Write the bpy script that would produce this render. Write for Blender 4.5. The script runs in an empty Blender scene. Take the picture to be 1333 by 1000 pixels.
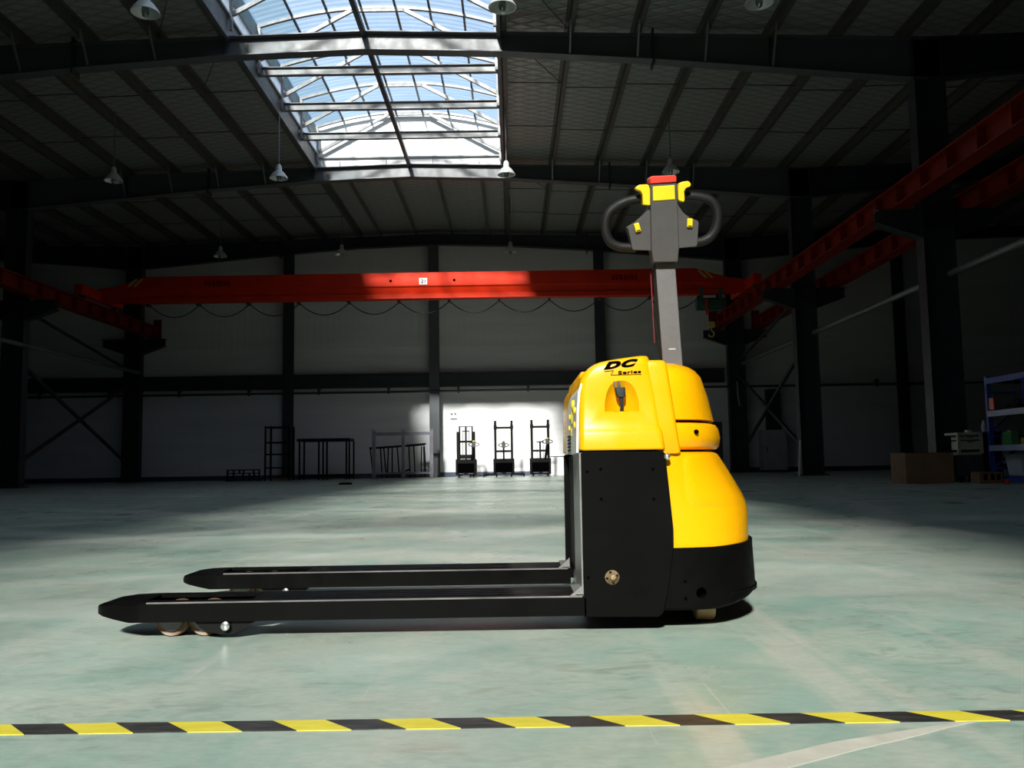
import bpy, bmesh, math, random
from mathutils import Vector, Matrix
random.seed(7)
SC = bpy.context.scene
COL = SC.collection
PI = math.pi

# ------------------------------------------------------------------ camera, sky, sun, exposure
def make_camera():
    pitch, roll, yaw = math.radians(5.184), math.radians(.91), math.radians(.036)
    fw = Vector((math.sin(yaw)*math.cos(pitch), math.cos(yaw)*math.cos(pitch), math.sin(pitch)))
    r = Vector((math.cos(yaw), -math.sin(yaw), 0)); u = r.cross(fw)
    c, s = math.cos(roll), math.sin(roll)
    r2, u2 = c*r - s*u, s*r + c*u
    cd = bpy.data.cameras.new('camera'); cd.sensor_width = 36; cd.lens = 36*1137.6/1333
    cd.clip_start = .05; cd.clip_end = 200
    co = bpy.data.objects.new('camera', cd); COL.objects.link(co)
    m = Matrix((r2, u2, -fw)).transposed().to_4x4(); m.translation = (0, 0, .3835)
    co.matrix_world = m; SC.camera = co
make_camera()
SUN_DIR = Vector((.272, 1.57, -1)).normalized()          # the way the light travels
w = bpy.data.worlds.new('sky'); SC.world = w; w.use_nodes = True
nt = w.node_tree; bg = nt.nodes['Background']
sky = nt.nodes.new('ShaderNodeTexSky'); sky.sky_type = 'NISHITA'; sky.sun_disc = False
sky.sun_elevation = math.asin(-SUN_DIR.z); sky.sun_rotation = math.atan2(-SUN_DIR.x, -SUN_DIR.y)
nt.links.new(sky.outputs[0], bg.inputs[0]); bg.inputs[1].default_value = .19
sd = bpy.data.lights.new('sun', 'SUN'); sd.energy = 15.6; sd.angle = math.radians(4.4); sd.color = (1, .95, .86)
so = bpy.data.objects.new('sun', sd); COL.objects.link(so)
so.rotation_euler = SUN_DIR.to_track_quat('-Z', 'Y').to_euler(); so.location = (-5, -20, 20)
vs = SC.view_settings; vs.view_transform = 'Standard'; vs.look = 'None'; vs.gamma = 1; vs.exposure = 0
vs.use_curve_mapping = False
SC.cycles.max_bounces = 10; SC.cycles.diffuse_bounces = 6; SC.cycles.transparent_max_bounces = 12
SC.cycles.use_denoising = True; SC.cycles.sample_clamp_indirect = 20
SC.cycles.caustics_reflective = False; SC.cycles.caustics_refractive = False

# ------------------------------------------------------------------ materials
def new_mat(name):
    m = bpy.data.materials.new(name); m.use_nodes = True
    return m, m.node_tree, m.node_tree.nodes['Principled BSDF']
def N(t, kind, **kw):
    n = t.nodes.new(kind)
    for k, v in kw.items(): setattr(n, k, v)
    return n
def coords(t, scale=(1,1,1), rot=(0,0,0), which='Object'):
    tc = N(t, 'ShaderNodeTexCoord'); mp = N(t, 'ShaderNodeMapping')
    mp.inputs['Scale'].default_value = scale; mp.inputs['Rotation'].default_value = rot
    t.links.new(tc.outputs[which], mp.inputs[0]); return mp.outputs[0]
def noise(t, vec, scale, detail=4, rough=.55, dist=0):
    n = N(t, 'ShaderNodeTexNoise'); n.inputs['Scale'].default_value = scale; n.inputs['Detail'].default_value = detail
    n.inputs['Roughness'].default_value = rough; n.inputs['Distortion'].default_value = dist
    t.links.new(vec, n.inputs['Vector']); return n.outputs['Fac']
def ramp(t, fac, stops, interp='LINEAR'):
    r = N(t, 'ShaderNodeValToRGB'); r.color_ramp.interpolation = interp
    el = r.color_ramp.elements
    while len(el) < len(stops): el.new(.5)
    for e, (p, c) in zip(el, stops):
        e.position = p; e.color = (c, c, c, 1) if isinstance(c, (int, float)) else (*c, 1)
    t.links.new(fac, r.inputs[0]); return r.outputs[0]
def mixc(t, fac, a, b):
    m = N(t, 'ShaderNodeMix'); m.data_type = 'RGBA'
    if isinstance(fac, (int, float)): m.inputs[0].default_value = fac
    else: t.links.new(fac, m.inputs[0])
    for i, v in ((6, a), (7, b)):
        if isinstance(v, tuple): m.inputs[i].default_value = (*v, 1)
        else: t.links.new(v, m.inputs[i])
    return m.outputs[2]
def math_n(t, op, a, b=None):
    m = N(t, 'ShaderNodeMath', operation=op)
    for i, v in enumerate((a, b)):
        if v is None: continue
        if isinstance(v, (int, float)): m.inputs[i].default_value = v
        else: t.links.new(v, m.inputs[i])
    return m.outputs[0]
def bump(t, b, height, strength=.3, dist=.01):
    n = N(t, 'ShaderNodeBump'); n.inputs['Strength'].default_value = strength; n.inputs['Distance'].default_value = dist
    t.links.new(height, n.inputs['Height']); t.links.new(n.outputs[0], b.inputs['Normal'])
def simple(name, col, rough=.5, metal=0, var=.15, scale=6, coat=0, bumps=0, spec=.5):
    m, t, b = new_mat(name)
    v = coords(t); f = noise(t, v, scale, 5)
    lo = tuple(c*(1-var) for c in col); hi = tuple(min(1, c*(1+var)) for c in col)
    t.links.new(ramp(t, f, [(.3, lo), (.7, hi)]), b.inputs['Base Color'])
    t.links.new(ramp(t, noise(t, v, scale*3, 3), [(.3, max(0, rough-.08)), (.7, min(1, rough+.08))]), b.inputs['Roughness'])
    b.inputs['Metallic'].default_value = metal; b.inputs['Specular IOR Level'].default_value = spec
    b.inputs['Coat Weight'].default_value = coat; b.inputs['Coat Roughness'].default_value = .08
    if bumps: bump(t, b, noise(t, v, scale*25, 3), bumps, .002)
    return m

def floor_material():
    m, t, b = new_mat('green_epoxy_floor')
    v = coords(t)
    base = ramp(t, noise(t, v, 1.1, 7, .62, .7), [(.3, (.22, .35, .295)), (.5, (.285, .41, .345)), (.7, (.35, .45, .38))])
    # dusty mottling, a hand's breadth across
    mott = ramp(t, noise(t, v, 4.2, 8, .66, .9), [(.40, 0), (.66, 1)])
    c = mixc(t, math_n(t, 'MULTIPLY', mott, .62), base, (.50, .50, .42))
    patch = ramp(t, noise(t, v, .9, 4, .6, 1.0), [(.42, 0), (.60, 1)])
    c = mixc(t, math_n(t, 'MULTIPLY', patch, .35), c, (.51, .48, .40))
    # trowel ripples
    rip = ramp(t, noise(t, coords(t, (1, 1.9, 1), (0, 0, .15)), 11, 5, .6, 1.2), [(.50, 0), (.66, 1)])
    c = mixc(t, math_n(t, 'MULTIPLY', math_n(t, 'MULTIPLY', rip, ramp(t, noise(t, v, 1.7, 4), [(.40, .12), (.62, 1)])), .58), c, (.155, .205, .165))
    # drag streaks along the hall
    for k, (rot, sc, lo) in enumerate(((-.28, 1.0, .60), (.42, .8, .61), (.05, 1.3, .63), (1.1, .7, .62))):
        st = ramp(t, noise(t, coords(t, (5.5, .28, 1), (0, 0, rot)), sc, 4, .55, .25), [(lo, 0), (lo+.07, 1)])
        c = mixc(t, math_n(t, 'MULTIPLY', st, .42), c, (.56, .52, .45))
    # thin bright scratches
    for rot in (.9, -.5, .2):
        sc_ = ramp(t, noise(t, coords(t, (46, 1.1, 1), (0, 0, rot)), 1.0, 2, .5, .1), [(.735, 0), (.76, 1)])
        c = mixc(t, math_n(t, 'MULTIPLY', sc_, .5), c, (.58, .56, .50))
    br = ramp(t, noise(t, coords(t, (1.2, 2.6, 1), (0, 0, -.1)), 1.3, 6, .7, 1.6), [(.60, 0), (.70, 1)])
    c = mixc(t, math_n(t, 'MULTIPLY', br, .5), c, (.27, .25, .19))
    # curved tyre tracks worn into the paint
    for cx, cy, sc, th in ((-6.5, 9, .9, .93), (5.2, 15, .55, .945), (-9, 2, .5, .94), (-1, 24, .7, .93)):
        tc = N(t, 'ShaderNodeTexCoord'); mp = N(t, 'ShaderNodeMapping'); mp.inputs['Location'].default_value = (-cx, -cy, 0)
        t.links.new(tc.outputs['Object'], mp.inputs[0])
        wv = N(t, 'ShaderNodeTexWave', wave_type='RINGS', rings_direction='Z'); wv.inputs['Scale'].default_value = sc*.2
        wv.inputs['Distortion'].default_value = 3.0; wv.inputs['Detail'].default_value = 1.5; wv.inputs['Detail Scale'].default_value = .4
        t.links.new(mp.outputs[0], wv.inputs['Vector'])
        k = ramp(t, wv.outputs['Fac'], [(th, 0), (min(.999, th+.04), 1)])
        k = math_n(t, 'MULTIPLY', k, ramp(t, noise(t, v, .5, 4), [(.4, 0), (.6, .6)]))
        c = mixc(t, k, c, (.62, .62, .54))
    fine = noise(t, coords(t, (1, 2.2, 1), (0, 0, .4)), 38, 6, .7)
    c = mixc(t, ramp(t, fine, [(.35, .25), (.6, 0)]), c, (.18, .21, .18))
    t.links.new(c, b.inputs['Base Color'])
    t.links.new(ramp(t, noise(t, v, 2.3, 5), [(.3, .24), (.7, .44)]), b.inputs['Roughness'])
    b.inputs['Specular IOR Level'].default_value = .45
    bump(t, b, noise(t, coords(t, (1, 1.6, 1)), 9, 5), .10, .01)
    return m
def quilt_material():
    m, t, b = new_mat('quilted_foil_insulation')
    v = coords(t)
    hs = []
    for a in (.42, -.42):
        wv = N(t, 'ShaderNodeTexWave', wave_type='BANDS', bands_direction='Y', wave_profile='SIN')
        wv.inputs['Scale'].default_value = 1.55; wv.inputs['Distortion'].default_value = .5; wv.inputs['Detail Scale'].default_value = 2
        t.links.new(coords(t, (1, 1, 1), (0, 0, a)), wv.inputs['Vector'])
        hs.append(ramp(t, wv.outputs['Fac'], [(0, 0), (.25, 1)]))
    h = math_n(t, 'MULTIPLY', hs[0], hs[1])
    c = mixc(t, noise(t, v, .5, 4), (.36, .345, .32), (.25, .26, .25))
    c = mixc(t, h, (.235, .22, .205), c)
    t.links.new(c, b.inputs['Base Color']); b.inputs['Roughness'].default_value = .42; b.inputs['Metallic'].default_value = .25
    bump(t, b, h, .6, .025)
    return m
def wall_material(name, col, period, depth, rough=.55):
    m, t, b = new_mat(name)
    wv = N(t, 'ShaderNodeTexWave', wave_type='BANDS', bands_direction='X'); wv.inputs['Scale'].default_value = period
    v = coords(t); t.links.new(v, wv.inputs['Vector'])
    f = noise(t, coords(t, (.25, .25, 2.2)), 1.2, 5, .6)
    lo = tuple(c*.86 for c in col)
    t.links.new(ramp(t, f, [(.3, lo), (.65, col)]), b.inputs['Base Color']); b.inputs['Roughness'].default_value = rough
    bump(t, b, ramp(t, wv.outputs['Fac'], [(.35, 0), (.5, 1)]), .16, depth)
    return m
def tape_material():
    m, t, b = new_mat('black_yellow_hazard_tape')
    tc = N(t, 'ShaderNodeTexCoord'); sp = N(t, 'ShaderNodeSeparateXYZ'); t.links.new(tc.outputs['Object'], sp.inputs[0])
    k = math_n(t, 'ADD', sp.outputs['X'], math_n(t, 'MULTIPLY', sp.outputs['Y'], .95))
    k = math_n(t, 'FRACT', math_n(t, 'MULTIPLY', k, 1/.1585))
    st = math_n(t, 'GREATER_THAN', k, .5)
    v = coords(t)
    blk = ramp(t, noise(t, coords(t, (3, 14, 1)), 5, 6, .7), [(.4, (.018, .017, .016)), (.62, (.05, .046, .042)), (.74, (.16, .14, .12))])
    yel = ramp(t, noise(t, coords(t, (3, 10, 1)), 4, 6, .7), [(.35, (.62, .50, .035)), (.6, (.72, .60, .06)), (.8, (.55, .46, .16))])
    t.links.new(mixc(t, st, blk, yel), b.inputs['Base Color']); b.inputs['Roughness'].default_value = .45
    return m
def cover_material(name, tint, clear, trans):
    m, t, b = new_mat(name); t.nodes.remove(b)
    out = t.nodes['Material Output']
    tp = N(t, 'ShaderNodeBsdfTransparent'); tp.inputs[0].default_value = (*clear, 1)
    tr = N(t, 'ShaderNodeBsdfTranslucent')
    f = noise(t, coords(t, (1, 3, 1)), 2.2, 5, .65)
    t.links.new(ramp(t, f, [(.3, tuple(c*.75 for c in tint)), (.7, tint)]), tr.inputs[0])
    mx = N(t, 'ShaderNodeMixShader'); mx.inputs[0].default_value = trans
    t.links.new(tp.outputs[0], mx.inputs[1]); t.links.new(tr.outputs[0], mx.inputs[2]); t.links.new(mx.outputs[0], out.inputs[0])
    return m
M = dict(
    floor=floor_material(), quilt=quilt_material(), tape=tape_material(),
    wall_low=wall_material('white_wall_panel', (.84, .81, .82), .5, .004),
    wall_up=wall_material('ribbed_grey_cladding', (.80, .765, .75), 1.6, .02),
    wall_side=wall_material('dull_grey_side_cladding', (.16, .16, .155), 1.6, .02),
    steel=simple('dark_painted_steel', (.026, .028, .034), .5, 0, .2, 3),
    steel_light=simple('grey_painted_steel', (.42, .42, .44), .45, 0, .12, 3),
    purlin=simple('brown_grey_galvanised_purlin', (.075, .068, .058), .5, .1, .2, 3),
    rafter=simple('mid_grey_rafter_paint', (.085, .085, .09), .5, 0, .08, 1.5),
    beam=simple('grey_beam_paint', (.17, .165, .17), .5, 0, .08, 1.5),
    mon=simple('pale_monitor_steel', (.17, .165, .17), .5, 0, .1, 3),
    teal=simple('weathered_teal_sheet', (.16, .23, .25), .5, 0, .25, 2),
    white=simple('white_paint', (.72, .71, .70), .5, 0, .08, 3),
    cover=cover_material('clear_corrugated_rooflight', (.60, .74, .84), (.86, .93, .97), .24),
    cover_tinted=cover_material('tinted_corrugated_rooflight', (.30, .42, .46), (.66, .75, .80), .32),  # leftmost sheets: darker tint, less clear than the rest
    strip=cover_material('frosted_side_glazing', (.62, .68, .74), (.8, .85, .9), .55),
    red=simple('orange_red_crane_paint', (.56, .022, .0015), .5, 0, .12, 2, spec=.15),
    runway=simple('shaded_red_runway_paint', (.19, .011, .003), .5, 0, .2, 2, spec=.2),  # the crane's red, darkened so the colour carries the shade on the runways
    yellow=simple('glossy_yellow_plastic', (.84, .375, .001), .3, 0, .03, 3, coat=.12, spec=.3),
    yellow_sw=simple('yellow_switch_plastic', (.80, .55, .01), .4, 0, .05, 8),
    black=simple('black_powder_coat', (.0022, .002, .0018), .55, 0, .25, 9, bumps=.08, spec=.05),
    fork=simple('black_fork_enamel', (.0018, .0015, .0014), .40, 0, .3, 7, bumps=.05, spec=.08),
    soot=simple('dark_machine_paint', (.004, .0036, .0036), .6, 0, .3, 6, spec=.15),
    hole=simple('hole_black', (.0008, .0008, .0008), .9, 0, .1, 6, spec=.02),
    grey_head=simple('grey_textured_plastic', (.062, .057, .054), .6, 0, .08, 30, bumps=.2, spec=.3),
    grip=simple('dark_rubber_grip', (.0085, .0075, .007), .55, 0, .1, 20, spec=.25),
    shaft=simple('grey_textured_shaft', (.085, .076, .074), .5, .1, .08, 60, bumps=.35),
    red_pl=simple('red_plastic', (.70, .045, .025), .35, 0, .06, 8),
    red_dk=simple('dark_red_line', (.10, .006, .007), .5, 0, .06, 8),
    pu=simple('tan_polyurethane', (.17, .085, .038), .5, 0, .2, 18),
    wheel_lt=simple('pale_tan_wheel', (.36, .22, .10), .5, 0, .12, 18),
    hub=simple('worn_hub_metal', (.10, .095, .088), .5, .2, .3, 20),
    worn=simple('painted_edge_highlight', (.16, .145, .135), .4, .3, .4, 9),  # pale colour painting the sun glint on fork edges, not real wear
    chrome=simple('bright_bolt', (.75, .74, .72), .22, .9, .1, 20),
    rust=simple('greasy_brass_bolt', (.12, .075, .035), .5, .4, .6, 60, bumps=.5),
    brass=simple('brass_bolt_head', (.33, .22, .10), .4, .5, .4, 60),
    galv=simple('brushed_steel_plate', (.24, .23, .215), .36, .4, .25, 12),
    label=simple('white_label', (.62, .60, .55), .5, 0, .06, 12),
    lamp=simple('lamp_shade_enamel', (.62, .62, .60), .35, .2, .08, 8),
    lampglass=simple('lamp_reflector_grey', (.22, .25, .24), .25, .4, .1, 8),
    brown=simple('cardboard', (.26, .14, .075), .8, 0, .15, 4),
    blue=simple('blue_rack_paint', (.035, .07, .34), .4, 0, .15, 6),
    beam_gr=simple('grey_blue_shelf_lip', (.32, .34, .48), .4, 0, .1, 6),
    cream=simple('cream_drawer_paint', (.50, .46, .33), .5, 0, .1, 6),
    green=simple('green_tin', (.06, .26, .07), .45, 0, .15, 10),
    dgreen=simple('dark_green_cart', (.035, .05, .045), .45, 0, .2, 6),
    hoist=simple('green_hoist', (.03, .07, .05), .5, 0, .2, 8),
    glass=simple('pale_jar', (.45, .5, .5), .15, 0, .1, 8),
    skirt=simple('blue_grey_skirting', (.055, .065, .11), .5, 0, .15, 4),
    cable=simple('black_cable', (.012, .012, .012), .6, 0, .1, 8),
    pale=simple('pale_worn_tape', (.50, .47, .40), .6, 0, .12, 14),
    pipe=simple('grey_pipe', (.18, .18, .18), .45, .3, .12, 5),
    orange=simple('faded_lavender_primer', (.23, .20, .24), .5, 0, .2, 4),
    door=simple('dark_door_leaf', (.06, .058, .056), .5, 0, .15, 4),
    stripe=simple('pale_yellow_stripe', (.55, .40, .10), .5, 0, .1, 8),
)

# ------------------------------------------------------------------ mesh helpers
class MB:
    def __init__(s): s.v = []; s.f = []; s.mi = []
    def add(s, vs, fs, mi=0):
        o = len(s.v); s.v += [tuple(p) for p in vs]
        for f in fs: s.f.append(tuple(i+o for i in f)); s.mi.append(mi)
        return s
    def box(s, x0, x1, y0, y1, z0, z1, mi=0):
        vs = [(x0,y0,z0),(x1,y0,z0),(x1,y1,z0),(x0,y1,z0),(x0,y0,z1),(x1,y0,z1),(x1,y1,z1),(x0,y1,z1)]
        return s.add(vs, [(0,3,2,1),(4,5,6,7),(0,1,5,4),(1,2,6,5),(2,3,7,6),(3,0,4,7)], mi)
    def bar(s, a, b, wy, wz, mi=0, up=(0,0,1)):
        a, b = Vector(a), Vector(b); d = (b-a).normalized(); u = Vector(up)
        if abs(d.dot(u)) > .97: u = Vector((0,1,0))
        sx = d.cross(u).normalized(); u = sx.cross(d)
        vs = [p + sx*(i*wy/2) + u*(j*wz/2) for p in (a, b) for i, j in ((-1,-1),(1,-1),(1,1),(-1,1))]
        return s.add(vs, [(0,3,2,1),(4,5,6,7),(0,1,5,4),(1,2,6,5),(2,3,7,6),(3,0,4,7)], mi)
    def loft(s, rings, cap=True, mi=0, closed=True):
        n = len(rings[0]); vs = [p for r in rings for p in r]; fs = []
        for k in range(len(rings)-1):
            for i in range(n if closed else n-1):
                j = (i+1) % n
                fs.append((k*n+i, k*n+j, (k+1)*n+j, (k+1)*n+i))
        if cap:
            fs.append(tuple(range(n-1, -1, -1))); fs.append(tuple((len(rings)-1)*n+i for i in range(n)))
        return s.add(vs, fs, mi)
    def prism(s, poly, axis, a, b, mi=0):
        def P(p, t):
            return {'x': (t, p[0], p[1]), 'y': (p[0], t, p[1]), 'z': (p[0], p[1], t)}[axis]
        return s.loft([[P(p, a) for p in poly], [P(p, b) for p in poly]], True, mi)
    def cyl(s, a, b, r0, r1=None, n=16, mi=0, cap=True):
        a, b = Vector(a), Vector(b); r1 = r0 if r1 is None else r1
        return s.tube([a, b], [r0, r1], n, mi, cap)
    def tube(s, pts, r, n=10, mi=0, cap=True):
        pts = [Vector(p) for p in pts]; rings = []; u = None
        for i, p in enumerate(pts):
            d = (pts[min(i+1, len(pts)-1)] - pts[max(i-1, 0)]).normalized()
            if u is None:
                u = Vector((0,0,1)) if abs(d.z) < .9 else Vector((1,0,0))
            sx = d.cross(u).normalized(); u = sx.cross(d).normalized()
            rr = r[i] if isinstance(r, (list, tuple)) else r
            rings.append([p + sx*math.cos(2*PI*k/n)*rr + u*math.sin(2*PI*k/n)*rr for k in range(n)])
        return s.loft(rings, cap, mi)
    def lathe(s, prof, c, axis='z', n=20, mi=0):
        rings = []
        for r, h in prof:
            ring = []
            for k in range(n):
                a = 2*PI*k/n; p, q = r*math.cos(a), r*math.sin(a)
                ring.append({'z': (c[0]+p, c[1]+q, c[2]+h), 'y': (c[0]+p, c[1]+h, c[2]+q), 'x': (c[0]+h, c[1]+p, c[2]+q)}[axis])
            rings.append(ring)
        return s.loft(rings, True, mi)
    def build(s, name, mats, parent=None, smooth=None, bevel=0, origin=None, segs=2):
        o0 = Vector(origin) if origin is not None else (Vector(parent['_o']) if parent is not None and '_o' in parent else Vector((0,0,0)))
        me = bpy.data.meshes.new(name)
        me.from_pydata([tuple(Vector(p)-o0) for p in s.v], [], s.f)
        mats = mats if isinstance(mats, (list, tuple)) else [mats]
        for m in mats: me.materials.append(M[m] if isinstance(m, str) else m)
        me.polygons.foreach_set('material_index', s.mi)
        bm = bmesh.new(); bm.from_mesh(me); bmesh.ops.recalc_face_normals(bm, faces=bm.faces); bm.to_mesh(me); bm.free()
        if smooth:
            me.polygons.foreach_set('use_smooth', [True]*len(me.polygons)); me.set_sharp_from_angle(angle=math.radians(smooth))
        me.update()
        ob = bpy.data.objects.new(name, me); COL.objects.link(ob)
        if parent is not None:
            ob.parent = parent
            if '_o' in parent: ob['_o'] = tuple(o0)
        else:
            ob.location = o0
            ob['_o'] = tuple(o0)
        if bevel:
            bv = ob.modifiers.new('bevel', 'BEVEL'); bv.width = bevel; bv.segments = segs; bv.limit_method = 'ANGLE'; bv.angle_limit = math.radians(35)
            if not smooth:
                me.polygons.foreach_set('use_smooth', [True]*len(me.polygons)); me.set_sharp_from_angle(angle=math.radians(30))
                bv.harden_normals = True
        return ob
def empty(name, loc, label=None, cat=None, group=None, kind=None):
    e = bpy.data.objects.new(name, None); COL.objects.link(e); e.location = loc; e['_o'] = tuple(loc)
    e.empty_display_size = .1
    return tag(e, label, cat, group, kind)
def tag(o, label=None, cat=None, group=None, kind=None):
    for k, v in (('label', label), ('category', cat), ('group', group), ('kind', kind)):
        if v: o[k] = v
    return o
def inst(src, loc, parent=None, rot=None, name=None):
    c = src.copy(); COL.objects.link(c); c.location = loc
    if rot: c.rotation_euler = rot
    if parent is not None: c.parent = parent
    return c
def strokes_to(mb, chars, x, y0, y1, z, h): pass
def text_mesh(txt, size, depth, shear=0, sx=1.0, offset=0.0, spacing=1.0):
    cu = bpy.data.curves.new('lettering', 'FONT'); cu.body = txt; cu.size = size; cu.extrude = depth; cu.shear = shear
    cu.offset = offset; cu.space_character = spacing; cu.resolution_u = 4
    ob = bpy.data.objects.new('lettering', cu); COL.objects.link(ob)
    dg = bpy.context.evaluated_depsgraph_get(); dg.update()
    me = bpy.data.meshes.new_from_object(ob.evaluated_get(dg))
    bpy.data.objects.remove(ob); bpy.data.curves.remove(cu)
    for v in me.vertices: v.co.x *= sx
    return me
def put_text(me, name, mat, parent, x, y, z, tilt=0, fit=None):
    # lay lettering in a vertical plane facing the camera side; fit = (width, height)
    xs = [v.co.x for v in me.vertices]; ys = [v.co.y for v in me.vertices]
    x0, x1, y0, y1 = min(xs), max(xs), min(ys), max(ys)
    fx = fit[0]/(x1-x0) if fit else 1; fy = fit[1]/(y1-y0) if fit else 1
    o0 = Vector(parent['_o']) if '_o' in parent else Vector((0,0,0))
    for v in me.vertices:
        a, b, c = v.co
        v.co = Vector((x + (a-x0)*fx, y - c, z + (b-y0)*fy + tilt*(a-x0)*fx)) - o0
    me.materials.clear(); me.materials.append(M[mat])
    ob = bpy.data.objects.new(name, me); COL.objects.link(ob); ob.parent = parent
    return ob

# ------------------------------------------------------------------ hall dimensions
XL, XR, XC = -11.45, 6.81, -2.32          # column lines and ridge
BAY = 6.32
FR = [26.34 - BAY*k for k in range(9)]    # portal frames: 26.34 ... -24.2
SKY0, SKY1 = FR[7], FR[1]                 # rooflight from -17.9 to 20.0
OW = 2.2                                  # half width of the roof opening
Y0, Y1 = -24.3, 26.7
HX0, HX1 = -29.7, 25.1                    # outer walls
RIDGE = 7.42
def ztop(x):
    """top of the rafters"""
    if x < XL: c = XL - 9.13
    elif x > XR: c = XR + 9.13
    else: c = XC
    return RIDGE - .028*abs(x-c)
PH = .17                                  # purlin height

# ------------------------------------------------------------------ setting: floor, walls
fl = MB().box(HX0-.3, HX1+.3, Y0-.3, Y1+.5, -.2, 0).build('floor', 'floor'); tag(fl, kind='structure')
def wallpart(name, segs):
    mb = MB()
    for a in segs: mb.box(*a)
    return mb
wb = wallpart('wall_back', [(HX0, 4.62, Y1, Y1+.2, 0, 4.0), (6.62, HX1, Y1, Y1+.2, 0, 4.0), (4.62, 6.62, Y1, Y1+.2, 1.85, 4.0)]).build('wall_back', 'wall_low'); tag(wb, kind='structure')
MB().box(HX0, HX1, Y1-.03, Y1+.2, 4.0, 7.8).build('cladding', 'wall_up', wb)
wl = MB().box(HX0-.25, HX0, Y0, Y1+.2, 0, 7.8).build('wall_left', 'wall_side'); tag(wl, kind='structure')
wr = MB().box(HX1, HX1+.25, Y0, Y1+.2, 0, 7.8).build('wall_right', 'wall_side'); tag(wr, kind='structure')
wf = MB().box(HX0, HX1, Y0-.25, Y0, 0, 7.8).build('wall_front', 'wall_side'); tag(wf, kind='structure')
bb = MB().box(HX0, 4.5, Y1-.03, Y1, 0, .14).box(6.74, HX1, Y1-.03, Y1, 0, .14).build('baseboard_back', 'skirt'); tag(bb, kind='structure')
# door in the back wall, mostly behind the truck
dr = empty('door_1', (5.62, Y1, 0), kind='structure')
MB().box(4.62, 6.42, Y1+.04, Y1+.1, 0, 1.55).build('door_leaf', 'door', dr)
fr_ = MB().box(4.42, 4.62, Y1-.06, Y1+.12, 0, 1.9).box(6.42, 6.66, Y1-.06, Y1+.12, 0, 1.9).box(4.62, 6.42, Y1-.06, Y1+.12, 1.55, 1.9)
fr_.build('door_frame', 'white', dr)
MB().box(6.22, 6.30, Y1-.02, Y1+.04, .85, .9).build('door_handle', 'chrome', dr)
# horizontal wall girder
gd = MB().box(-29, 6.5, 26.44, 26.64, 3.12, 3.17).box(-29, 6.5, 26.53, 26.55, 2.78, 3.12).box(-29, 6.5, 26.44, 26.64, 2.74, 2.78)
gd = gd.build('trim_1', 'steel'); tag(gd, kind='structure')
# wind posts on the back wall
for px in (-25.1, -20.6, -16.0, -6.76, -2.33, 2.72, 11.85, 16.0, 20.6):
    zt = ztop(px) - .33
    mb = MB().box(px-.15, px+.15, 26.26, 26.275, 0, zt).box(px-.15, px+.15, 26.42, 26.435, 0, zt).box(px-.006, px+.006, 26.275, 26.42, 0, zt)
    p = mb.build('wind_post', 'rafter' if abs(px+2.33) < .1 else 'steel', origin=(px, 26.35, 0)); tag(p, kind='structure')
    MB().box(px-.2, px+.2, 26.2, 26.5, 0, .02).build('base_plate', 'steel', p)

# ------------------------------------------------------------------ roof: insulation, purlins, sag rods
cl = MB()
def slab(x0, x1, y0, y1, t=.06):
    z0, z1 = ztop(x0)+PH, ztop(x1)+PH
    vs = [(x0,y0,z0),(x1,y0,z1),(x1,y1,z1),(x0,y1,z0),(x0,y0,z0+t),(x1,y0,z1+t),(x1,y1,z1+t),(x0,y1,z0+t)]
    cl.add(vs, [(0,3,2,1),(4,5,6,7),(0,1,5,4),(1,2,6,5),(2,3,7,6),(3,0,4,7)])
e = 1e-4
slab(XL+e, XC-OW, Y0, Y1+.2); slab(XC+OW, XR-e, Y0, Y1+.2)
slab(XC-OW, XC-e, SKY1+.12, Y1+.2); slab(XC+e, XC+OW, SKY1+.12, Y1+.2)
slab(XC-OW, XC-e, Y0, SKY0); slab(XC+e, XC+OW, Y0, SKY0)
slab(XL-9.13+e, XL-e, Y0, Y1+.2); slab(HX0-.2, XL-9.13-e, Y0, Y1+.2)
slab(XR+e, XR+9.13-e, Y0, Y1+.2); slab(XR+9.13+e, HX1+.2, Y0, Y1+.2)
ceil = cl.build('ceiling', 'quilt'); tag(ceil, kind='structure')
# outer sheet keeps daylight out of the valleys
pur_x = []
x = XC+OW+.06
while x < 19: pur_x.append(x); x += 1.09
x = XC-OW-.06
while x > -22: pur_x.append(x); x -= 1.09
L = Y1 - Y0
def zsec(sgn):
    h = PH; wd = .07; t = .006
    mb = MB()
    mb.box(-t/2, t/2, 0, L, 0, h)
    mb.box(min(0, sgn*wd), max(0, sgn*wd), 0, L, 0, t*1.5); mb.box(min(0, -sgn*wd), max(0, -sgn*wd), 0, L, h-t*1.5, h)
    mb.box(sgn*wd-t/2, sgn*wd+t/2, 0, L, 0, .025)
    return mb
pm = {}
for i, x in enumerate(sorted(pur_x)):
    sgn = 1 if x > XC else -1
    if sgn not in pm:
        o = zsec(sgn).build('purlin', 'purlin', ceil, origin=(0, 0, 0)); pm[sgn] = o
    else: o = inst(pm[sgn], (0, 0, 0), ceil)
    o.location = (x, Y0, ztop(x))
# short purlins over the last bay under the ridge
sp = None
for x in (XC-1.64, XC-.55, XC+.55, XC+1.64):
    if sp is None:
        mb = MB(); mb.box(-.004, .004, 0, Y1-SKY1, 0, PH).box(0, .07, 0, Y1-SKY1, 0, .01); o = sp = mb.build('purlin', 'purlin', ceil, origin=(0,0,0))
    else: o = inst(sp, (0,0,0), ceil)
    o.location = (x, SKY1, ztop(x))
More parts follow.
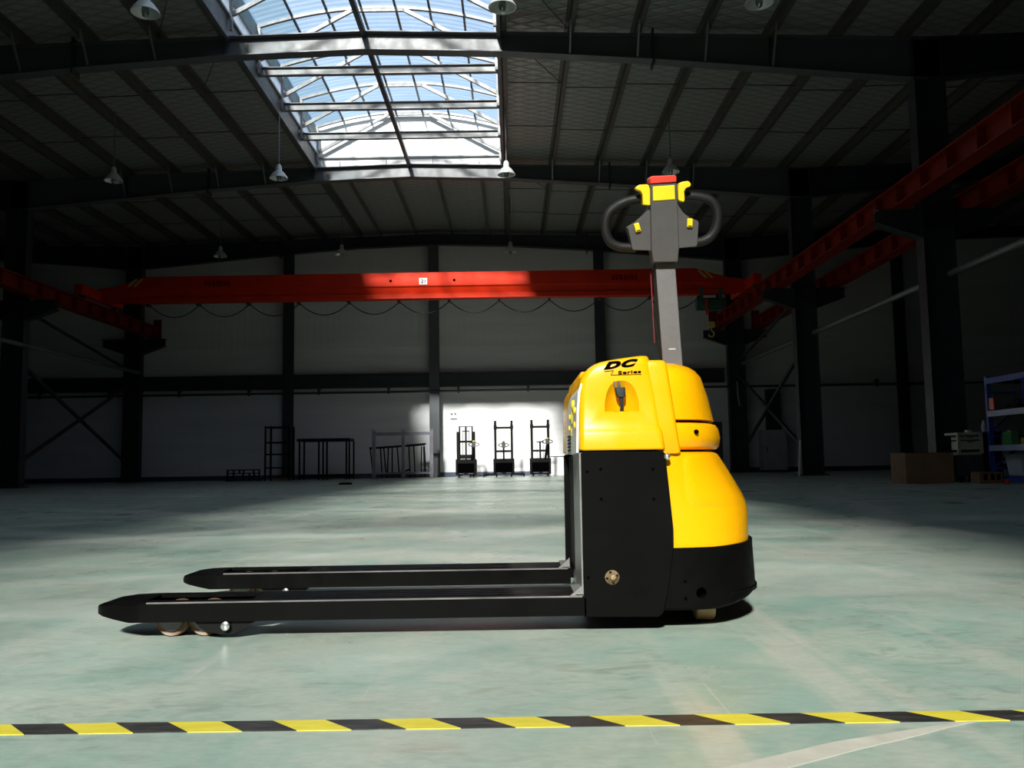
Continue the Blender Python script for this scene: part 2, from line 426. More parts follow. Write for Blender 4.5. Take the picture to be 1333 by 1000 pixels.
# sag rods between purlins, staggered
rods = sorted(pur_x); rod0 = None
for by in (13.7, 20.02):
    for fy in (2.1, 4.2):
        for a, b_ in zip(rods[:-1], rods[1:]):
            if b_-a > 1.3 or a < -16 or b_ > 13: continue
            yy = by + fy + (.09 if int(round(a/1.09)) % 2 else -.09)
            if rod0 is None:
                rod0 = MB().tube([(0,0,0), (1.09,0,0)], .009, 6).build('sag_rod', 'steel', ceil, origin=(0,0,0)); o = rod0
            else: o = inst(rod0, (0,0,0), ceil)
            o.location = (a, yy, ztop(a)+.10); o.rotation_euler = (0, math.atan2(ztop(a)-ztop(b_), 1.09), 0)
# slanted rods beside the rooflight
for sx in (-1, 1):
    x0, x1 = XC+sx*(OW+.06), XC+sx*(OW+1.15)
    for ya, yb in ((13.7, 15.75), (20.02, 22.1), (11.6, 13.7)):
        MB().tube([(x0, ya, ztop(x0)+.1), (x1, yb, ztop(x1)+.1)], .008, 6).build('slanted_rod', 'steel', ceil)

# ------------------------------------------------------------------ portal frames
def rafter(name, pts, y, parent, mat='steel'):
    """pts: (x, ztop, zbot); tapered I-section"""
    mb = MB()
    def strip(zsel, t, wd):
        r = []
        for p in pts:
            z = p[zsel]; a, b = (z-t, z) if zsel == 1 else (z, z+t)
            r.append([(p[0], y-wd/2, a), (p[0], y+wd/2, a), (p[0], y+wd/2, b), (p[0], y-wd/2, b)])
        mb.loft(r)
    strip(1, .016, .22); strip(2, .016, .22)
    mb.loft([[(p[0], y-.006, p[2]), (p[0], y+.006, p[2]), (p[0], y+.006, p[1]), (p[0], y-.006, p[1])] for p in pts])
    return mb.build(name, mat, parent)
def frame_pts(c, x0, x1):
    out = []
    for x, d in ((x0, .70), (c-4.7, .43), (c-OW-.1, .33), (c, .32), (c+OW+.1, .33), (c+4.7, .43), (x1, .70)):
        out.append((x, ztop(min(max(x, min(x0,x1)+e), max(x0,x1)-e)), 0, d))
    return [(x, z, z-d) for x, z, _, d in out]
def column(name, x, y, h, parent):
    mb = MB()
    mb.box(x-.25, x-.235, y-.13, y+.13, 0, h).box(x+.235, x+.25, y-.13, y+.13, 0, h).box(x-.235, x+.235, y-.006, y+.006, 0, h)
    mb.box(x-.33, x+.33, y-.2, y+.2, 0, .025)
    c = mb.build(name, 'steel', parent)
    for z in (4.02, 4.32):
        MB().box(x-.235, x+.235, y-.12, y+.12, z, z+.012).build('stiffener', 'steel', c)
    for s in (-1, 1):
        # crane bracket: tapered corbel on both sides
        xa, xb = x+s*.25, x+s*.95
        mb = MB()
        mb.prism([(xa, 3.85), (xa, 4.31), (xb, 4.31), (xb, 4.10)], 'y', y-.006, y+.006)
        mb.box(min(xa,xb), max(xa,xb), y-.12, y+.12, 4.29, 4.31)
        mb.bar((xa, y, 3.85), (xb, y, 4.10), .24, .014)
        mb.build('crane_bracket', 'steel', c)
    return c
for k, fy in enumerate(FR):
    y = fy
    pf = empty('portal_frame', (XC, y, 0), kind='structure')
    r = rafter('rafter', frame_pts(XC, XL, XR), y, pf, 'rafter' if 0 < k < 7 else 'steel')
    for s in (-1, 1):
        for d in (2.24, 4.7, 6.6):
            xx = XC + s*d; z = ztop(xx); dp = .33 if d < 3 else .43 if d < 5 else .54
            MB().box(xx-.005, xx+.005, y-.10, y+.10, z-dp+.016, z-.016).build('stiffener', 'steel', r)
        MB().box(XC+s*4.7-.015, XC+s*4.7+.015, y-.13, y+.13, ztop(XC+4.7)-.52, ztop(XC+4.7)+.08).build('splice_plate', 'steel', r)
    if k in (1, 2):
        for s in (-1, 1):
            for q in (3.35, 4.44, 5.53, 6.62):
                xx = XC + s*q; z = ztop(xx); dp = .33+.10*min(1, max(0, q-2.3)/2.4) if q < 4.7 else .43+.27*(q-4.7)/4.4
                MB().bar((xx, y-.11, z-dp+.03), (xx, y-.42, z+.06), .03, .03).build('fly_brace', 'pipe', r)
    rafter('rafter', frame_pts(XL-9.13, HX0, XL), y, pf); rafter('rafter', frame_pts(XR+9.13, XR, HX1), y, pf)
    if y > -14:
        column('column', XL, y, ztop(XL)-.02, pf); column('column', XR, y, ztop(XR)-.02, pf)

# ------------------------------------------------------------------ rooflight (raised monitor)
sk = empty('skylight', (XC, (SKY0+SKY1)/2, 7.4), kind='structure')
SKL = SKY1 - SKY0
EAVE, CROWN = 8.38, 8.72
def arch(x):
    u = (x-XC)/(OW-.02)
    return EAVE + (CROWN-EAVE)*(1-u*u)
for s in (-1, 1):
    xe = XC + s*OW
    MB().box(xe-.03, xe+.03, SKY0, SKY1, 7.30, 7.44).box(xe-.012, xe+.012, SKY0, SKY1, 7.44, 7.68).build('curb_beam', 'rafter', sk)
    MB().box(xe-.05, xe+.05, SKY0, SKY1, 7.68, 7.72).build('sill_rail', 'mon', sk)
    for k in range(6):
        ya = SKY0 + k*BAY
        MB().box(xe-.004, xe+.004, ya+.03, ya+BAY-.03, 7.72, 8.02).build('side_pane', 'strip', sk)
        MB().box(xe-.006, xe+.006, ya+.01, ya+BAY-.01, 8.06, EAVE).build('side_sheet', 'teal', sk)
    MB().box(xe-.02, xe+.02, SKY0, SKY1, 8.02, 8.06).build('head_rail', 'mon', sk)
# end walls
for yy, nm in ((SKY1+.06, 'end_panel'), (SKY0-.02, 'end_panel')):
    n = 14; xs = [XC-OW+2*OW*i/n for i in range(n+1)]
    poly = [(XC-OW, 7.25)] + [(XC+OW, 7.25)] + [(x, arch(x)+.02) for x in reversed(xs)]
    MB().prism(poly, 'y', yy-.02, yy+.02).build(nm, 'white', sk)
MB().box(XC-OW, XC+OW, SKY1-.02, SKY1+.02, 7.60, 7.63).build('end_rail', 'mon', sk)
# frames every quarter bay: posts, diagonals, top tie, arched rib
fp = []
nfr = int(round(SKL/(BAY/4)))
for k in range(nfr+1):
    yy = SKY1 - .1 - k*BAY/4
    if k == 0:
        for s in (-1, 1):
            xe = XC+s*(OW-.06)
            fp.append(MB().box(xe-.025, xe+.025, -.025, .025, 7.45, EAVE).build('post', 'mon', sk, origin=(0,0,0)))
            fp.append(MB().bar((XC+s*(OW-.08), 0, 7.72), (XC+s*.46, 0, CROWN-.10), .05, .07).build('diagonal', 'mon', sk, origin=(0,0,0)))
        xs = [XC-OW+.03+2*(OW-.03)*i/16 for i in range(17)]
        fp.append(MB().loft([[(x, -.03, arch(x)-.085), (x, .03, arch(x)-.085), (x, .03, arch(x)-.03), (x, -.03, arch(x)-.03)] for x in xs]).build('arched_rib', 'mon', sk, origin=(0,0,0)))
        fp.append(MB().box(XC-.48, XC+.48, -.025, .025, CROWN-.14, CROWN-.08).build('top_tie', 'mon', sk, origin=(0,0,0)))
        for o in fp: o.location = (-XC, yy-(SKY0+SKY1)/2, -7.4)
    else:
        for o in fp: inst(o, (-XC, yy-(SKY0+SKY1)/2, -7.4), sk)
    # cross beam between the rafters
    if k % 4:
        mb = MB(); yb = SKY1 - k*BAY/4
        mb.box(XC-OW, XC+OW, yb-.05, yb+.05, 7.45, 7.46).box(XC-OW, XC+OW, yb-.05, yb+.05, 7.59, 7.60).box(XC-OW, XC+OW, yb-.004, yb+.004, 7.46, 7.59)
        mb.build('cross_beam', 'beam', sk)
MB().box(XC-.04, XC+.04, SKY0, SKY1, 7.36, 7.44).build('ridge_bar', 'steel', sk)
# longitudinal glazing bars and the corrugated sheets between them
edges = [XC-OW+.02 + i*(2*OW-.04)/7 for i in range(8)]
for x in edges[1:-1]:
    MB().box(x-.02, x+.02, SKY0, SKY1, arch(x)-.03, arch(x)+.005).build('glazing_bar', 'purlin', sk)
def sheet(x0, x1, ya, yb):
    nx, ny = 3, int((yb-ya)/.0375); vs = []; fs = []
    for j in range(ny+1):
        yy = ya + (yb-ya)*j/ny; h = (0, .007, 0, -.007)[j % 4]
        for i in range(nx+1):
            x = x0+(x1-x0)*i/nx; vs.append((x, yy, arch(x)+.02+h))
    for j in range(ny):
        for i in range(nx):
            a = j*(nx+1)+i; fs.append((a, a+1, a+nx+2, a+nx+1))
    return MB().add(vs, fs)
for i in range(7):
    src = None
    for k in range(6):
        if src is None:
            src = sheet(edges[i], edges[i+1], SKY0, SKY0+BAY).build('roof_sheet', 'cover_tinted' if i == 0 else 'cover', sk, smooth=60)
        else: inst(src, (0, k*BAY, 0), sk)

# ------------------------------------------------------------------ bracing and pipes between columns
for X, side in ((XL, 'left'), (XR, 'right')):
    tp = MB().tube([(X+.2, 26.3, 3.28), (X+.2, -5, 3.28)], .055, 12).build('tie_pipe', 'pipe', origin=(X+.2, 20, 3.28), smooth=40)
    tag(tp, 'long grey tie pipe running between the %s columns above head height' % side, 'pipe')
    br = empty('cross_brace', (X, 23.2, 0), 'crossed dark brace rods between the last two %s columns' % side, 'brace')
    MB().bar((X, 20.15, .5), (X, 26.2, 2.95), .07, .07).build('brace_rod', 'steel', br)
    MB().bar((X-.02, 20.15, 2.95), (X-.02, 26.2, .5), .07, .07).build('brace_rod', 'steel', br)
    MB().bar((X, 20.15, 4.2), (X, 26.2, 3.3), .06, .06).build('brace_rod', 'steel', br)
# pipe along the back wall
wp = empty('wall_pipe', (-2, 26.3, 2.55), 'thin dark pipe on brackets running along the back wall', 'pipe')
MB().tube([(-22, 26.2, 2.58), (19, 26.2, 2.58)], .035, 10).build('pipe', 'steel', wp, smooth=40)
bx0 = None
for i in range(17):
    X = -18.4 + i*2.1
    mb = MB().box(-.03, .03, -.05, .04, -.06, .16).box(-.015, .015, .0, .26, .10, .13)
    if bx0 is None: o = bx0 = mb.build('pipe_bracket', 'steel', wp, origin=(0,0,0))
    else: o = inst(bx0, (0,0,0), wp)
    o.location = (X+2, -.1, .03)

# ------------------------------------------------------------------ crane runway beams and bridge crane
def runway(X, label, y0=-10):
    e_ = empty('crane_runway_beam', (X, 10, 4.36), label, 'crane beam')
    mb = MB()
    mb.box(X-.14, X+.14, y0, 26.45, 4.36, 4.38).box(X-.14, X+.14, y0, 26.45, 4.68, 4.70).box(X-.006, X+.006, y0, 26.45, 4.38, 4.68)
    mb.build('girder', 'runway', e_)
    MB().box(X-.025, X+.025, y0, 26.45, 4.70, 4.75).build('rail', 'steel', e_)
    st = None; yy = 26.0
    while yy > 7.5:
        if st is None:
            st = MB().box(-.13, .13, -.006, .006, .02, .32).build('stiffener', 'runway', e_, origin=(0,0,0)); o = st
        else: o = inst(st, (0,0,0), e_)
        o.location = (0, yy-10, 0); yy -= .79
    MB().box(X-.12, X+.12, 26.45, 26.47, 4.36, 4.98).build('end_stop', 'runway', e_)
    e_.location.z -= .05
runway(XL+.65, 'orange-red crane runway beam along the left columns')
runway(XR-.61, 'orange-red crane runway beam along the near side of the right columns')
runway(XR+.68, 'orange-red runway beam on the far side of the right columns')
CY = 22.7
cr = empty('bridge_crane', (XC, CY, 4.75), 'orange-red overhead bridge crane spanning the hall in front of back wall', 'crane')
xl, xr = XL+.65, XR-.61
# box girder: upper box, inset waist, bottom track; ends taper to the end carriages
def gsec(x, zt, zb, k=1):
    d = zt-zb
    return [(x, CY-.17, zt), (x, CY-.17, zt-.52*d), (x, CY-.13, zt-.58*d), (x, CY-.10, zt-.78*d), (x, CY-.15, zt-.82*d), (x, CY-.15, zb),
            (x, CY+.15, zb), (x, CY+.15, zt-.82*d), (x, CY+.10, zt-.78*d), (x, CY+.13, zt-.58*d), (x, CY+.17, zt-.52*d), (x, CY+.17, zt)]
MB().loft([gsec(xl-.1, 5.12, 4.86), gsec(xl+.5, 5.2, 4.80), gsec(xl+1.25, 5.45, 4.77), gsec(xr-1.35, 5.45, 4.77), gsec(xr-.5, 5.2, 4.80), gsec(xr+.1, 5.12, 4.86)]).build('girder', 'red', cr)
for X in (xl, xr):
    c = MB().box(X-.11, X+.11, CY-1.15, CY+1.15, 4.83, 5.08).build('end_carriage', 'red', cr, bevel=.02)
    for yy in (-.9, .9):
        MB().cyl((X-.06, CY+yy, 4.87), (X+.06, CY+yy, 4.87), .118, n=18).build('wheel', 'steel', c, smooth=40)
yf = CY-.172
for X in (-3.12, -1.455):
    MB().cyl((X, yf-.006, 5.235), (X, yf+.01, 5.235), .035, n=12).build('bolt', 'hole', cr)
nb = MB().box(-2.37, -2.165, yf-.008, yf, 5.13, 5.30).build('number_plate', 'white', cr)
put_text(text_mesh('21', .2, .002, 0, 1, .006), 'lettering', 'hole', nb, -2.325, yf-.010, 5.165, fit=(.115, .10))
for xa, sgn in ((-9.66, -1), (4.91, 1)):
    for q in (0, .15):
        x = xa + sgn*q
        MB().prism([(x, 5.39), (x+.07, 5.39), (x+.07+sgn*.2, 5.19), (x+sgn*.2, 5.19)], 'y', yf-.004, yf).build('warning_stripe', 'stripe', cr)
for x0 in (-7.99, 2.67):
    mb = MB(); rr = random.Random(3)
    for i in range(7):
        cx = x0 + i*.1
        for k in range(3): mb.box(cx, cx+.07, yf-.003, yf, 5.18+k*.05, 5.192+k*.05)
        for k in range(2):
            vx = cx + rr.choice((.005, .03, .055)); mb.box(vx, vx+.012, yf-.003, yf, 5.17, 5.31)
    o = mb.build('painted_lettering', 'hole', cr)
# festoon cable under the girder
X = -9.6
while X < 5.0:
    pts = [(X+.03+1.27*i/10, CY+.3, 4.74-.30*(1-((i-5)/5)**2)) for i in range(11)]
    MB().tube(pts, .014, 6).build('festoon_cable', 'cable', cr, smooth=60)
    MB().box(X-.03, X+.03, CY+.1, CY+.33, 4.72, 4.79).build('cable_trolley', 'steel', cr)
    X += 1.33
# hoist
h = empty_h = MB().box(4.95, 5.55, CY-.22, CY+.22, 4.42, 4.62).build('hoist', 'hoist', cr, bevel=.03)
MB().cyl((4.9, CY, 4.52), (5.62, CY, 4.52), .17, n=20).build('drum', 'hoist', h, smooth=40)
for X in (5.0, 5.5):
    for sy in (-1, 1): MB().box(X-.05, X+.05, CY+sy*.155-.015, CY+sy*.155+.015, 4.55, 4.92).build('trolley_plate', 'hoist', h)
MB().box(5.08, 5.14, CY-.25, CY-.22, 4.2, 4.62).build('tag_strip', 'red_pl', h)
for dx in (-.06, .06):
    MB().tube([(5.27+dx, CY, 4.45), (5.27+dx, CY, 4.02)], .008, 6).build('rope', 'cable', h)
MB().box(5.18, 5.36, CY-.05, CY+.05, 3.9, 4.05).build('hook_block', 'stripe', h, bevel=.01)
MB().tube([(5.27, CY, 3.9), (5.27, CY, 3.82), (5.33, CY, 3.77), (5.33, CY, 3.69), (5.27, CY, 3.65), (5.2, CY, 3.68), (5.19, CY, 3.74)], [.02, .02, .025, .028, .026, .02, .01], 10).build('hook', 'stripe', h, smooth=60)

cr.location.z -= .05
# ------------------------------------------------------------------ pendant lamps
def lamp(X, Y, label):
    zr = ztop(X) + PH + .02
    e_ = empty('pendant_lamp', (X, Y, 6.02), label, 'lamp', 'high bay pendant lamps')
    MB().tube([(X, Y, 6.28), (X, Y, zr)], .011, 8).build('rod', 'pipe', e_)
    MB().lathe([(.03, .30), (.05, .27), (.06, .17), (.10, .14), (.17, .04), (.175, .02), (.165, .02), (.09, .12), (.045, .14)], (X, Y, 6.0), n=24).build('shade', 'lamp', e_, smooth=45)
    MB().lathe([(.02, .13), (.04, .10), (.05, .04), (.035, -.02), (.01, -.035)], (X, Y, 6.0), n=14).build('bulb', 'lampglass', e_, smooth=60)
lamp(-4.47, 10.38, 'white cone lamp nearest the top edge, left of the skylight')
lamp(-.04, 10.38, 'cone lamp at the top edge by the right side of the skylight')
lamp(3.15, 10.38, 'cone lamp at the top edge under the dark ceiling right of skylight')
lamp(-7.74, 16.7, 'small cone lamp under the dark left ceiling, before the second rafter')
lamp(-4.5, 16.7, 'white cone lamp hanging at the lower left corner of the skylight')
lamp(-.035, 16.7, 'white cone lamp hanging at the lower right corner of the skylight')
lamp(3.19, 16.7, 'cone lamp seen just above the red cap of the truck handle')
lamp(-7.74, 23.0, 'far cone lamp above the left part of the red crane')
lamp(-4.49, 23.0, 'far cone lamp above the crane, left of the number plate')
lamp(.03, 23.0, 'far cone lamp above the crane, right of the number plate')

# ------------------------------------------------------------------ floor markings
tp = MB(); n = 40
for i in range(n):
    xa, xb = -3.2+6.4*i/n, -3.2+6.4*(i+1)/n
    ya, yb = 1.3365-.006*xa, 1.3365-.006*xb
    tp.add([(xa, ya-.0255, .0012), (xb, yb-.0255, .0012), (xb, yb+.0255, .0012), (xa, ya+.0255, .0012), (xa, ya-.0255, 0), (xb, yb-.0255, 0), (xb, yb+.0255, 0), (xa, ya+.0255, 0)],
           [(0,1,2,3), (4,7,6,5), (0,4,5,1), (2,6,7,3)])
t_ = tp.build('hazard_tape', 'tape', origin=(-.767, 1.3655, 0)); tag(t_, 'black and yellow striped hazard tape stuck across the foreground floor', 'floor tape')
cv = [(.672, 1.3095), (.615, 1.288), (.548, 1.256), (.44, 1.208), (.30, 1.130), (.16, 1.045), (.0, .93), (-.2, .76)]
wd = [.0012, .006, .012, .019, .021, .022, .022, .022]
mb = MB(); ed = []
for i in range(len(cv)):
    a, b = Vector(cv[max(0, i-1)]), Vector(cv[min(len(cv)-1, i+1)]); d = (b-a).normalized(); nn = Vector((-d.y, d.x))
    ed.append((Vector(cv[i])+nn*wd[i], Vector(cv[i])-nn*wd[i]))
mb.loft([[(*a, .0008), (*b, .0008), (*b, .0001), (*a, .0001)] for a, b in ed])
o = mb.build('floor_tape', 'pale', origin=(.3, 1.13, 0)); tag(o, 'pale beige curved strip of worn tape ending at the hazard tape', 'floor tape')

# ------------------------------------------------------------------ the pallet truck
TY0, TY1 = 2.0, 2.685; YC = 2.3425
pt = empty('pallet_truck', (0.1, YC, 0), 'yellow and black electric pallet truck with long forks and upright tiller', 'pallet truck')
def make_fork(yc, near):
    mb = MB()
    def ring(x, pts): return [(x, yc+a, b) for a, b in pts]
    full = [(-.08,.040),(-.08,.079),(-.075,.084),(.075,.084),(.08,.079),(.08,.040),(.073,.040),(.073,.077),(-.073,.077),(-.073,.040)]
    mb.loft([ring(x, full) for x in (-.60, -.3, 0, .16)])
    for s in (-1, 1):
        half = [(s*.08,.040),(s*.08,.079),(s*.075,.084),(s*.044,.084),(s*.044,.077),(s*.073,.077),(s*.073,.040)]
        mb.loft([ring(x, half) for x in (-.845, -.60)])
    def nose(x, hw, z0, z1, c=.006):
        return [(x, yc-hw, z0), (x, yc-hw, z1-c), (x, yc-hw+c, z1), (x, yc+hw-c, z1), (x, yc+hw, z1-c), (x, yc+hw, z0)]
    mb.loft([nose(-.966, .016, .058, .066, .003), nose(-.957, .036, .055, .074, .004), nose(-.938, .053, .051, .081), nose(-.905, .069, .046, .084), nose(-.868, .079, .040, .084), nose(-.845, .08, .040, .084)])
    fk = mb.build('fork', 'fork', pt, smooth=25)
    for dy in (-.045, -.015, .015, .045):
        MB().loft([[(x, yc+dy-.008, .0835), (x, yc+dy-.004, z), (x, yc+dy+.004, z), (x, yc+dy+.008, .0835)] for x, z in ((-.56, .0838), (-.53, .0868), (-.03, .0868), (-.0, .0838))]).build('pressed_bead', 'fork', fk, smooth=60)
    for i, x in enumerate((-.788, -.712)):
        mb = MB()
        mb.lathe([(.016, -.033), (.030, -.033), (.036, -.036), (.0385, -.030), (.0385, .030), (.036, .036), (.030, .033), (.016, .033)], (x, yc, .0385), 'y', 26, 0)
        mb.lathe([(.008, -.039), (.026, -.039), (.026, .039), (.008, .039)], (x, yc, .0385), 'y', 18, 1)
        wh = mb.build('load_wheel', ['pu', 'hub'], fk, smooth=40)
    for s in (-1, 1):
        y = yc+s*.066
        MB().prism([(-.735, .05), (-.705, .020), (-.665, .010), (-.63, .012), (-.585, .04), (-.585, .05)], 'y', y-.004, y+.004).build('bogie_plate', 'soot', fk)
    MB().lathe([(.006, -.002), (.010, 0), (.010, .006), (.004, .011), (.004, .16), (.010, .165)], (-.650, yc-.083, .030), 'y', 12).build('bolt', 'chrome', fk, smooth=40)
    MB().loft([[(x, yc-.0786, .0808), (x, yc-.0757, .0840), (x, yc-.0750, .0835), (x, yc-.0780, .0802)] for x in (-.83, -.5, 0, .152)]).build('edge_highlight', 'worn', fk)  # painted highlight: pale strip where the near top edge catches the sun
    MB().bar((-.60, yc, .052), (.12, yc, .055), .012, .02).build('push_rod', 'soot', fk)
    # welded gusset at the heel
    MB().prism([(.125, .084), (.158, .084), (.158, .112)], 'y', yc-.078, yc-.068).build('gusset', 'galv', fk)
    MB().box(.135, .158, yc-.078, yc+.078, .083, .089).build('weld_seam', 'galv', fk, bevel=.002)
make_fork(TY0+.08, True); make_fork(TY1-.08, False)
# frame and side plates
MB().box(.17, .35, TY0+.01, TY1-.01, .085, .40).build('frame_box', 'soot', pt)
plate = [(.155,.037),(.322,.035),(.333,.043),(.345,.09),(.361,.19),(.362,.228),(.349,.398),(.344,.405),(.162,.408),(.156,.403)]
for ya, yb, near in ((TY0, TY0+.009, True), (TY1-.009, TY1, False)):
    sp_ = MB().prism(plate, 'y', ya, yb).build('side_plate', 'black', pt, bevel=.0015)
    y = ya-.0006 if near else yb
    for x, z in ((.169,.362),(.2,.367),(.319,.365),(.2,.299),(.319,.297),(.166,.124)):
        MB().lathe([(.0035, 0), (.0035, .0008)], (x, y-.0002, z), 'y', 10).build('bolt_hole', 'hole', sp_)
    yy = ya-.004 if near else yb
    MB().lathe([(.004, -.002), (.009, 0), (.013, .002), (.0165, .003), (.0165, .006)] if near else [(.0165, -.002), (.013, .002), (.004, .004)], (.220, yy, .124), 'y', 14).build('pivot_bolt', 'rust', sp_, smooth=50)
    if near:
        MB().lathe([(.0015, -.0045), (.006, -.004), (.0072, -.001), (.0072, .002)], (.2215, yy-.001, .1245), 'y', 6).build('bolt_head', 'brass', sp_)
        for a in (.4, 1.9, 3.3, 4.9):
            MB().lathe([(.0012, -.001), (.0028, .0), (.0034, .002)], (.220+.0115*math.cos(a), yy+.0005, .124+.0115*math.sin(a)), 'y', 8).build('grease_blob', 'soot', sp_)
    if near:
        MB().lathe([(.001, -.006), (.005, -.005), (.0075, -.002), (.0075, .012)], (.3525, TY0+.0, .393), 'y', 14).build('dome_screw', 'chrome', sp_, smooth=60)
# fork-side face, plain steel, slightly skewed in plan
MB().loft([[(.152, TY0+.009, z), (.178, TY1-.009, z), (.186, TY1-.009, z), (.160, TY0+.009, z)] for z in (.04, .405)]).build('front_plate', 'galv', pt)

# --- covers as lofts of plan sections
def rrect(x0, x1, y0, y1, r, z, n=5):
    pts = []
    for cx, cy, a0 in ((x1-r, y0+r, -PI/2), (x1-r, y1-r, 0), (x0+r, y1-r, PI/2), (x0+r, y0+r, PI)):
        for i in range(n+1):
            a = a0 + PI/2*i/n; pts.append((cx+r*math.cos(a), cy+r*math.sin(a), z))
    return pts
def bcov(levels, slope=0, x_r=.33):
    rings = []
    for z, x0, x1, ins, r in levels:
        ring = rrect(x0, x1, TY0+ins, TY1-ins, r, z)
        rings.append([(x, y, zz - slope*max(0, (zz-.52)/.11)*(x_r-x)) for x, y, zz in ring])
    return MB().loft(rings)
bc = bcov([(.410,.157,.3485,.002,.010),(.413,.154,.350,.0,.012),(.445,.154,.347,.001,.014),(.454,.1545,.345,.004,.014),(.464,.155,.343,.009,.014),
           (.54,.156,.3345,.0105,.016),(.575,.158,.3295,.011,.018),(.594,.163,.3268,.011,.020),(.608,.171,.3253,.0115,.022),(.618,.180,.324,.0125,.024),(.6255,.190,.3225,.0145,.026),(.6305,.202,.320,.019,.028),(.6325,.22,.316,.027,.03)],
          .125).build('battery_cover', 'yellow', pt, smooth=35)
# scooped socket recess
def cutter():
    mb = MB(); cx, cz = .2535, .4985; rings = []
    n = 28
    for k in range(9):
        a = k/8*PI/2; sc = math.cos(a) if k < 8 else .03; dep = .030*(1-sc*sc)
        ring = []
        for i in range(n+1):
            b = PI*i/n; ring.append((cx + .0395*sc*math.copysign(abs(math.cos(b))**.8, math.cos(b)), TY0+.0105+dep, cz + .072*sc*math.sin(b)**.85 + .0))
        rings.append(ring)
    front = [(x, TY0-.03, z) for x, y, z in rings[0]]
    mb.loft([front]+rings)
    return mb.build('cutter', 'yellow')
ct = cutter()
bmod = bc.modifiers.new('scoop', 'BOOLEAN'); bmod.operation = 'DIFFERENCE'; bmod.solver = 'EXACT'
ct.location = (0,0,0); ct.parent = None
bmod.object = ct
def bake(ob):
    dg = bpy.context.evaluated_depsgraph_get(); dg.update()
    me = bpy.data.meshes.new_from_object(ob.evaluated_get(dg)); ob.modifiers.clear(); old = ob.data; ob.data = me
    me.polygons.foreach_set('use_smooth', [True]*len(me.polygons)); me.set_sharp_from_angle(angle=math.radians(35))
bpy.context.view_layer.update(); bake(bc); bpy.data.objects.remove(ct)
# lettering
yt = TY0+.0105
put_text(text_mesh('DC', .1, .0012, .35, 1.5, .006, 1.15), 'lettering', 'hole', bc, .2135, yt, .5955, .10, fit=(.080, .0175))
put_text(text_mesh('Series', .05, .0010, .0, 1.6, .0012, 1.05), 'lettering', 'hole', bc, .247, yt, .5845, .04, fit=(.053, .0078))
mb = MB(); mb.bar((.215, yt, .5915), (.2365, yt, .5935), .0015, .0011); mb.bar((.2365, yt, .5935), (.230, yt, .5832), .0015, .0011); mb.bar((.230, yt, .5832), (.301, yt, .5835), .0015, .0011)
mb.build('logo_line', 'hole', bc)
# plug resting in the recess
pg = MB()
pg.loft([rrect(.241-a, .262+a*.3, TY0+.005, TY0+.023, .004, z) for z, a in ((.532, -.004), (.5365, .0), (.549, .002), (.554, .0))])
pg.tube([(.2525, TY0+.014, .533), (.2535, TY0+.015, .520), (.254, TY0+.017, .508), (.253, TY0+.020, .4985)], [.0055, .0045, .0035, .0035], 10)
pg = pg.build('charger_plug', 'cable', bc, smooth=40)
for x, wy in ((.2395, .0012), (.2475, .0022), (.252, .0012)):
    MB().bar((x, TY0+.012, .553), (x-.003, TY0+.010, .5685), .0030 if wy < .002 else .0035, wy*2).build('prong', 'hub', pg)
MB().box(.236, .268, TY0+.012, TY0+.04, .4975, .4992).build('recess_slot', 'hole', bc)
# small hump at the top front corner
MB().loft([rrect(.165, .205, TY0+.12, TY1-.12, .015, z) if i == 0 else rrect(.165+i*.003, .205, TY0+.12+i*.01, TY1-.12-i*.01, .015, z) for i, z in enumerate((.57, .598, .604, .607))]).build('front_lip', 'yellow', bc, smooth=50)
# instrument panel on the fork-side face
def fx(y): return .1535 + (y-TY0)*.0
ip = MB().loft([[(.1525+dx, TY0+.016, z), (.1525+dx, TY0+.40-k, z), (.158+dx, TY0+.40-k, z), (.158+dx, TY0+.016, z)] for z, dx, k in ((.405, -.006, 0), (.50, -.003, .02), (.545, .001, .06), (.565, .008, .12))]).build('instrument_panel', 'label', pt)
for y, z, r in ((2.13, .523, .012), (2.06, .505, .008), (2.06, .470, .009), (2.22, .497, .008), (2.25, .470, .007)):
    MB().lathe([(.3*r, -.004), (.8*r, -.0035), (r, -.001), (r, .004)], (.1485, y, z), 'x', 14).build('button', 'yellow_sw', ip, smooth=50)
for y, z0, z1 in ((2.17, .478, .51), (2.19, .447, .468)):
    MB().box(.1465, .150, y-.014, y+.014, z0, z1).build('bar_mark', 'yellow_sw', ip, bevel=.004)
for k in range(5):
    MB().box(.1445, .148, 2.20, 2.30, .412+k*.009, .415+k*.009).build('print_line', 'soot', ip)
# strip between the covers
mb = MB(); rings = []
for z, x0, x1, ins in ((.400,.330,.3865,.014),(.403,.330,.388,.012),(.47,.32,.380,.013),(.55,.31,.370,.014),(.60,.31,.3635,.015),(.612,.31,.3615,.017),(.6175,.312,.357,.024)):
    rings.append(rrect(x0, x1, TY0+ins, TY1-ins, .012, z))
mb.loft(rings).build('centre_band', 'yellow', pt, smooth=35)
def dsec(z, xe, hw, n, x0=.34, m=34):
    pts = []
    for i in range(m+1):
        t = -PI/2 + PI*i/m
        c, s = math.cos(t), math.sin(t)
        pts.append((x0+(xe-x0)*max(0, c)**(2/n), YC+hw*math.copysign(abs(s)**(2/n), s), z))
    return pts
MB().loft([dsec(z, xe, hw, 2.3, .35) for z, xe, hw in ((.479,.516,.296),(.4805,.5215,.302),(.542,.5073,.30),(.59,.4916,.29),(.606,.4793,.272),(.614,.468,.255),(.622,.447,.225),(.627,.42,.18),(.629,.40,.14))]).build('mast_hood', 'yellow', pt, smooth=40)
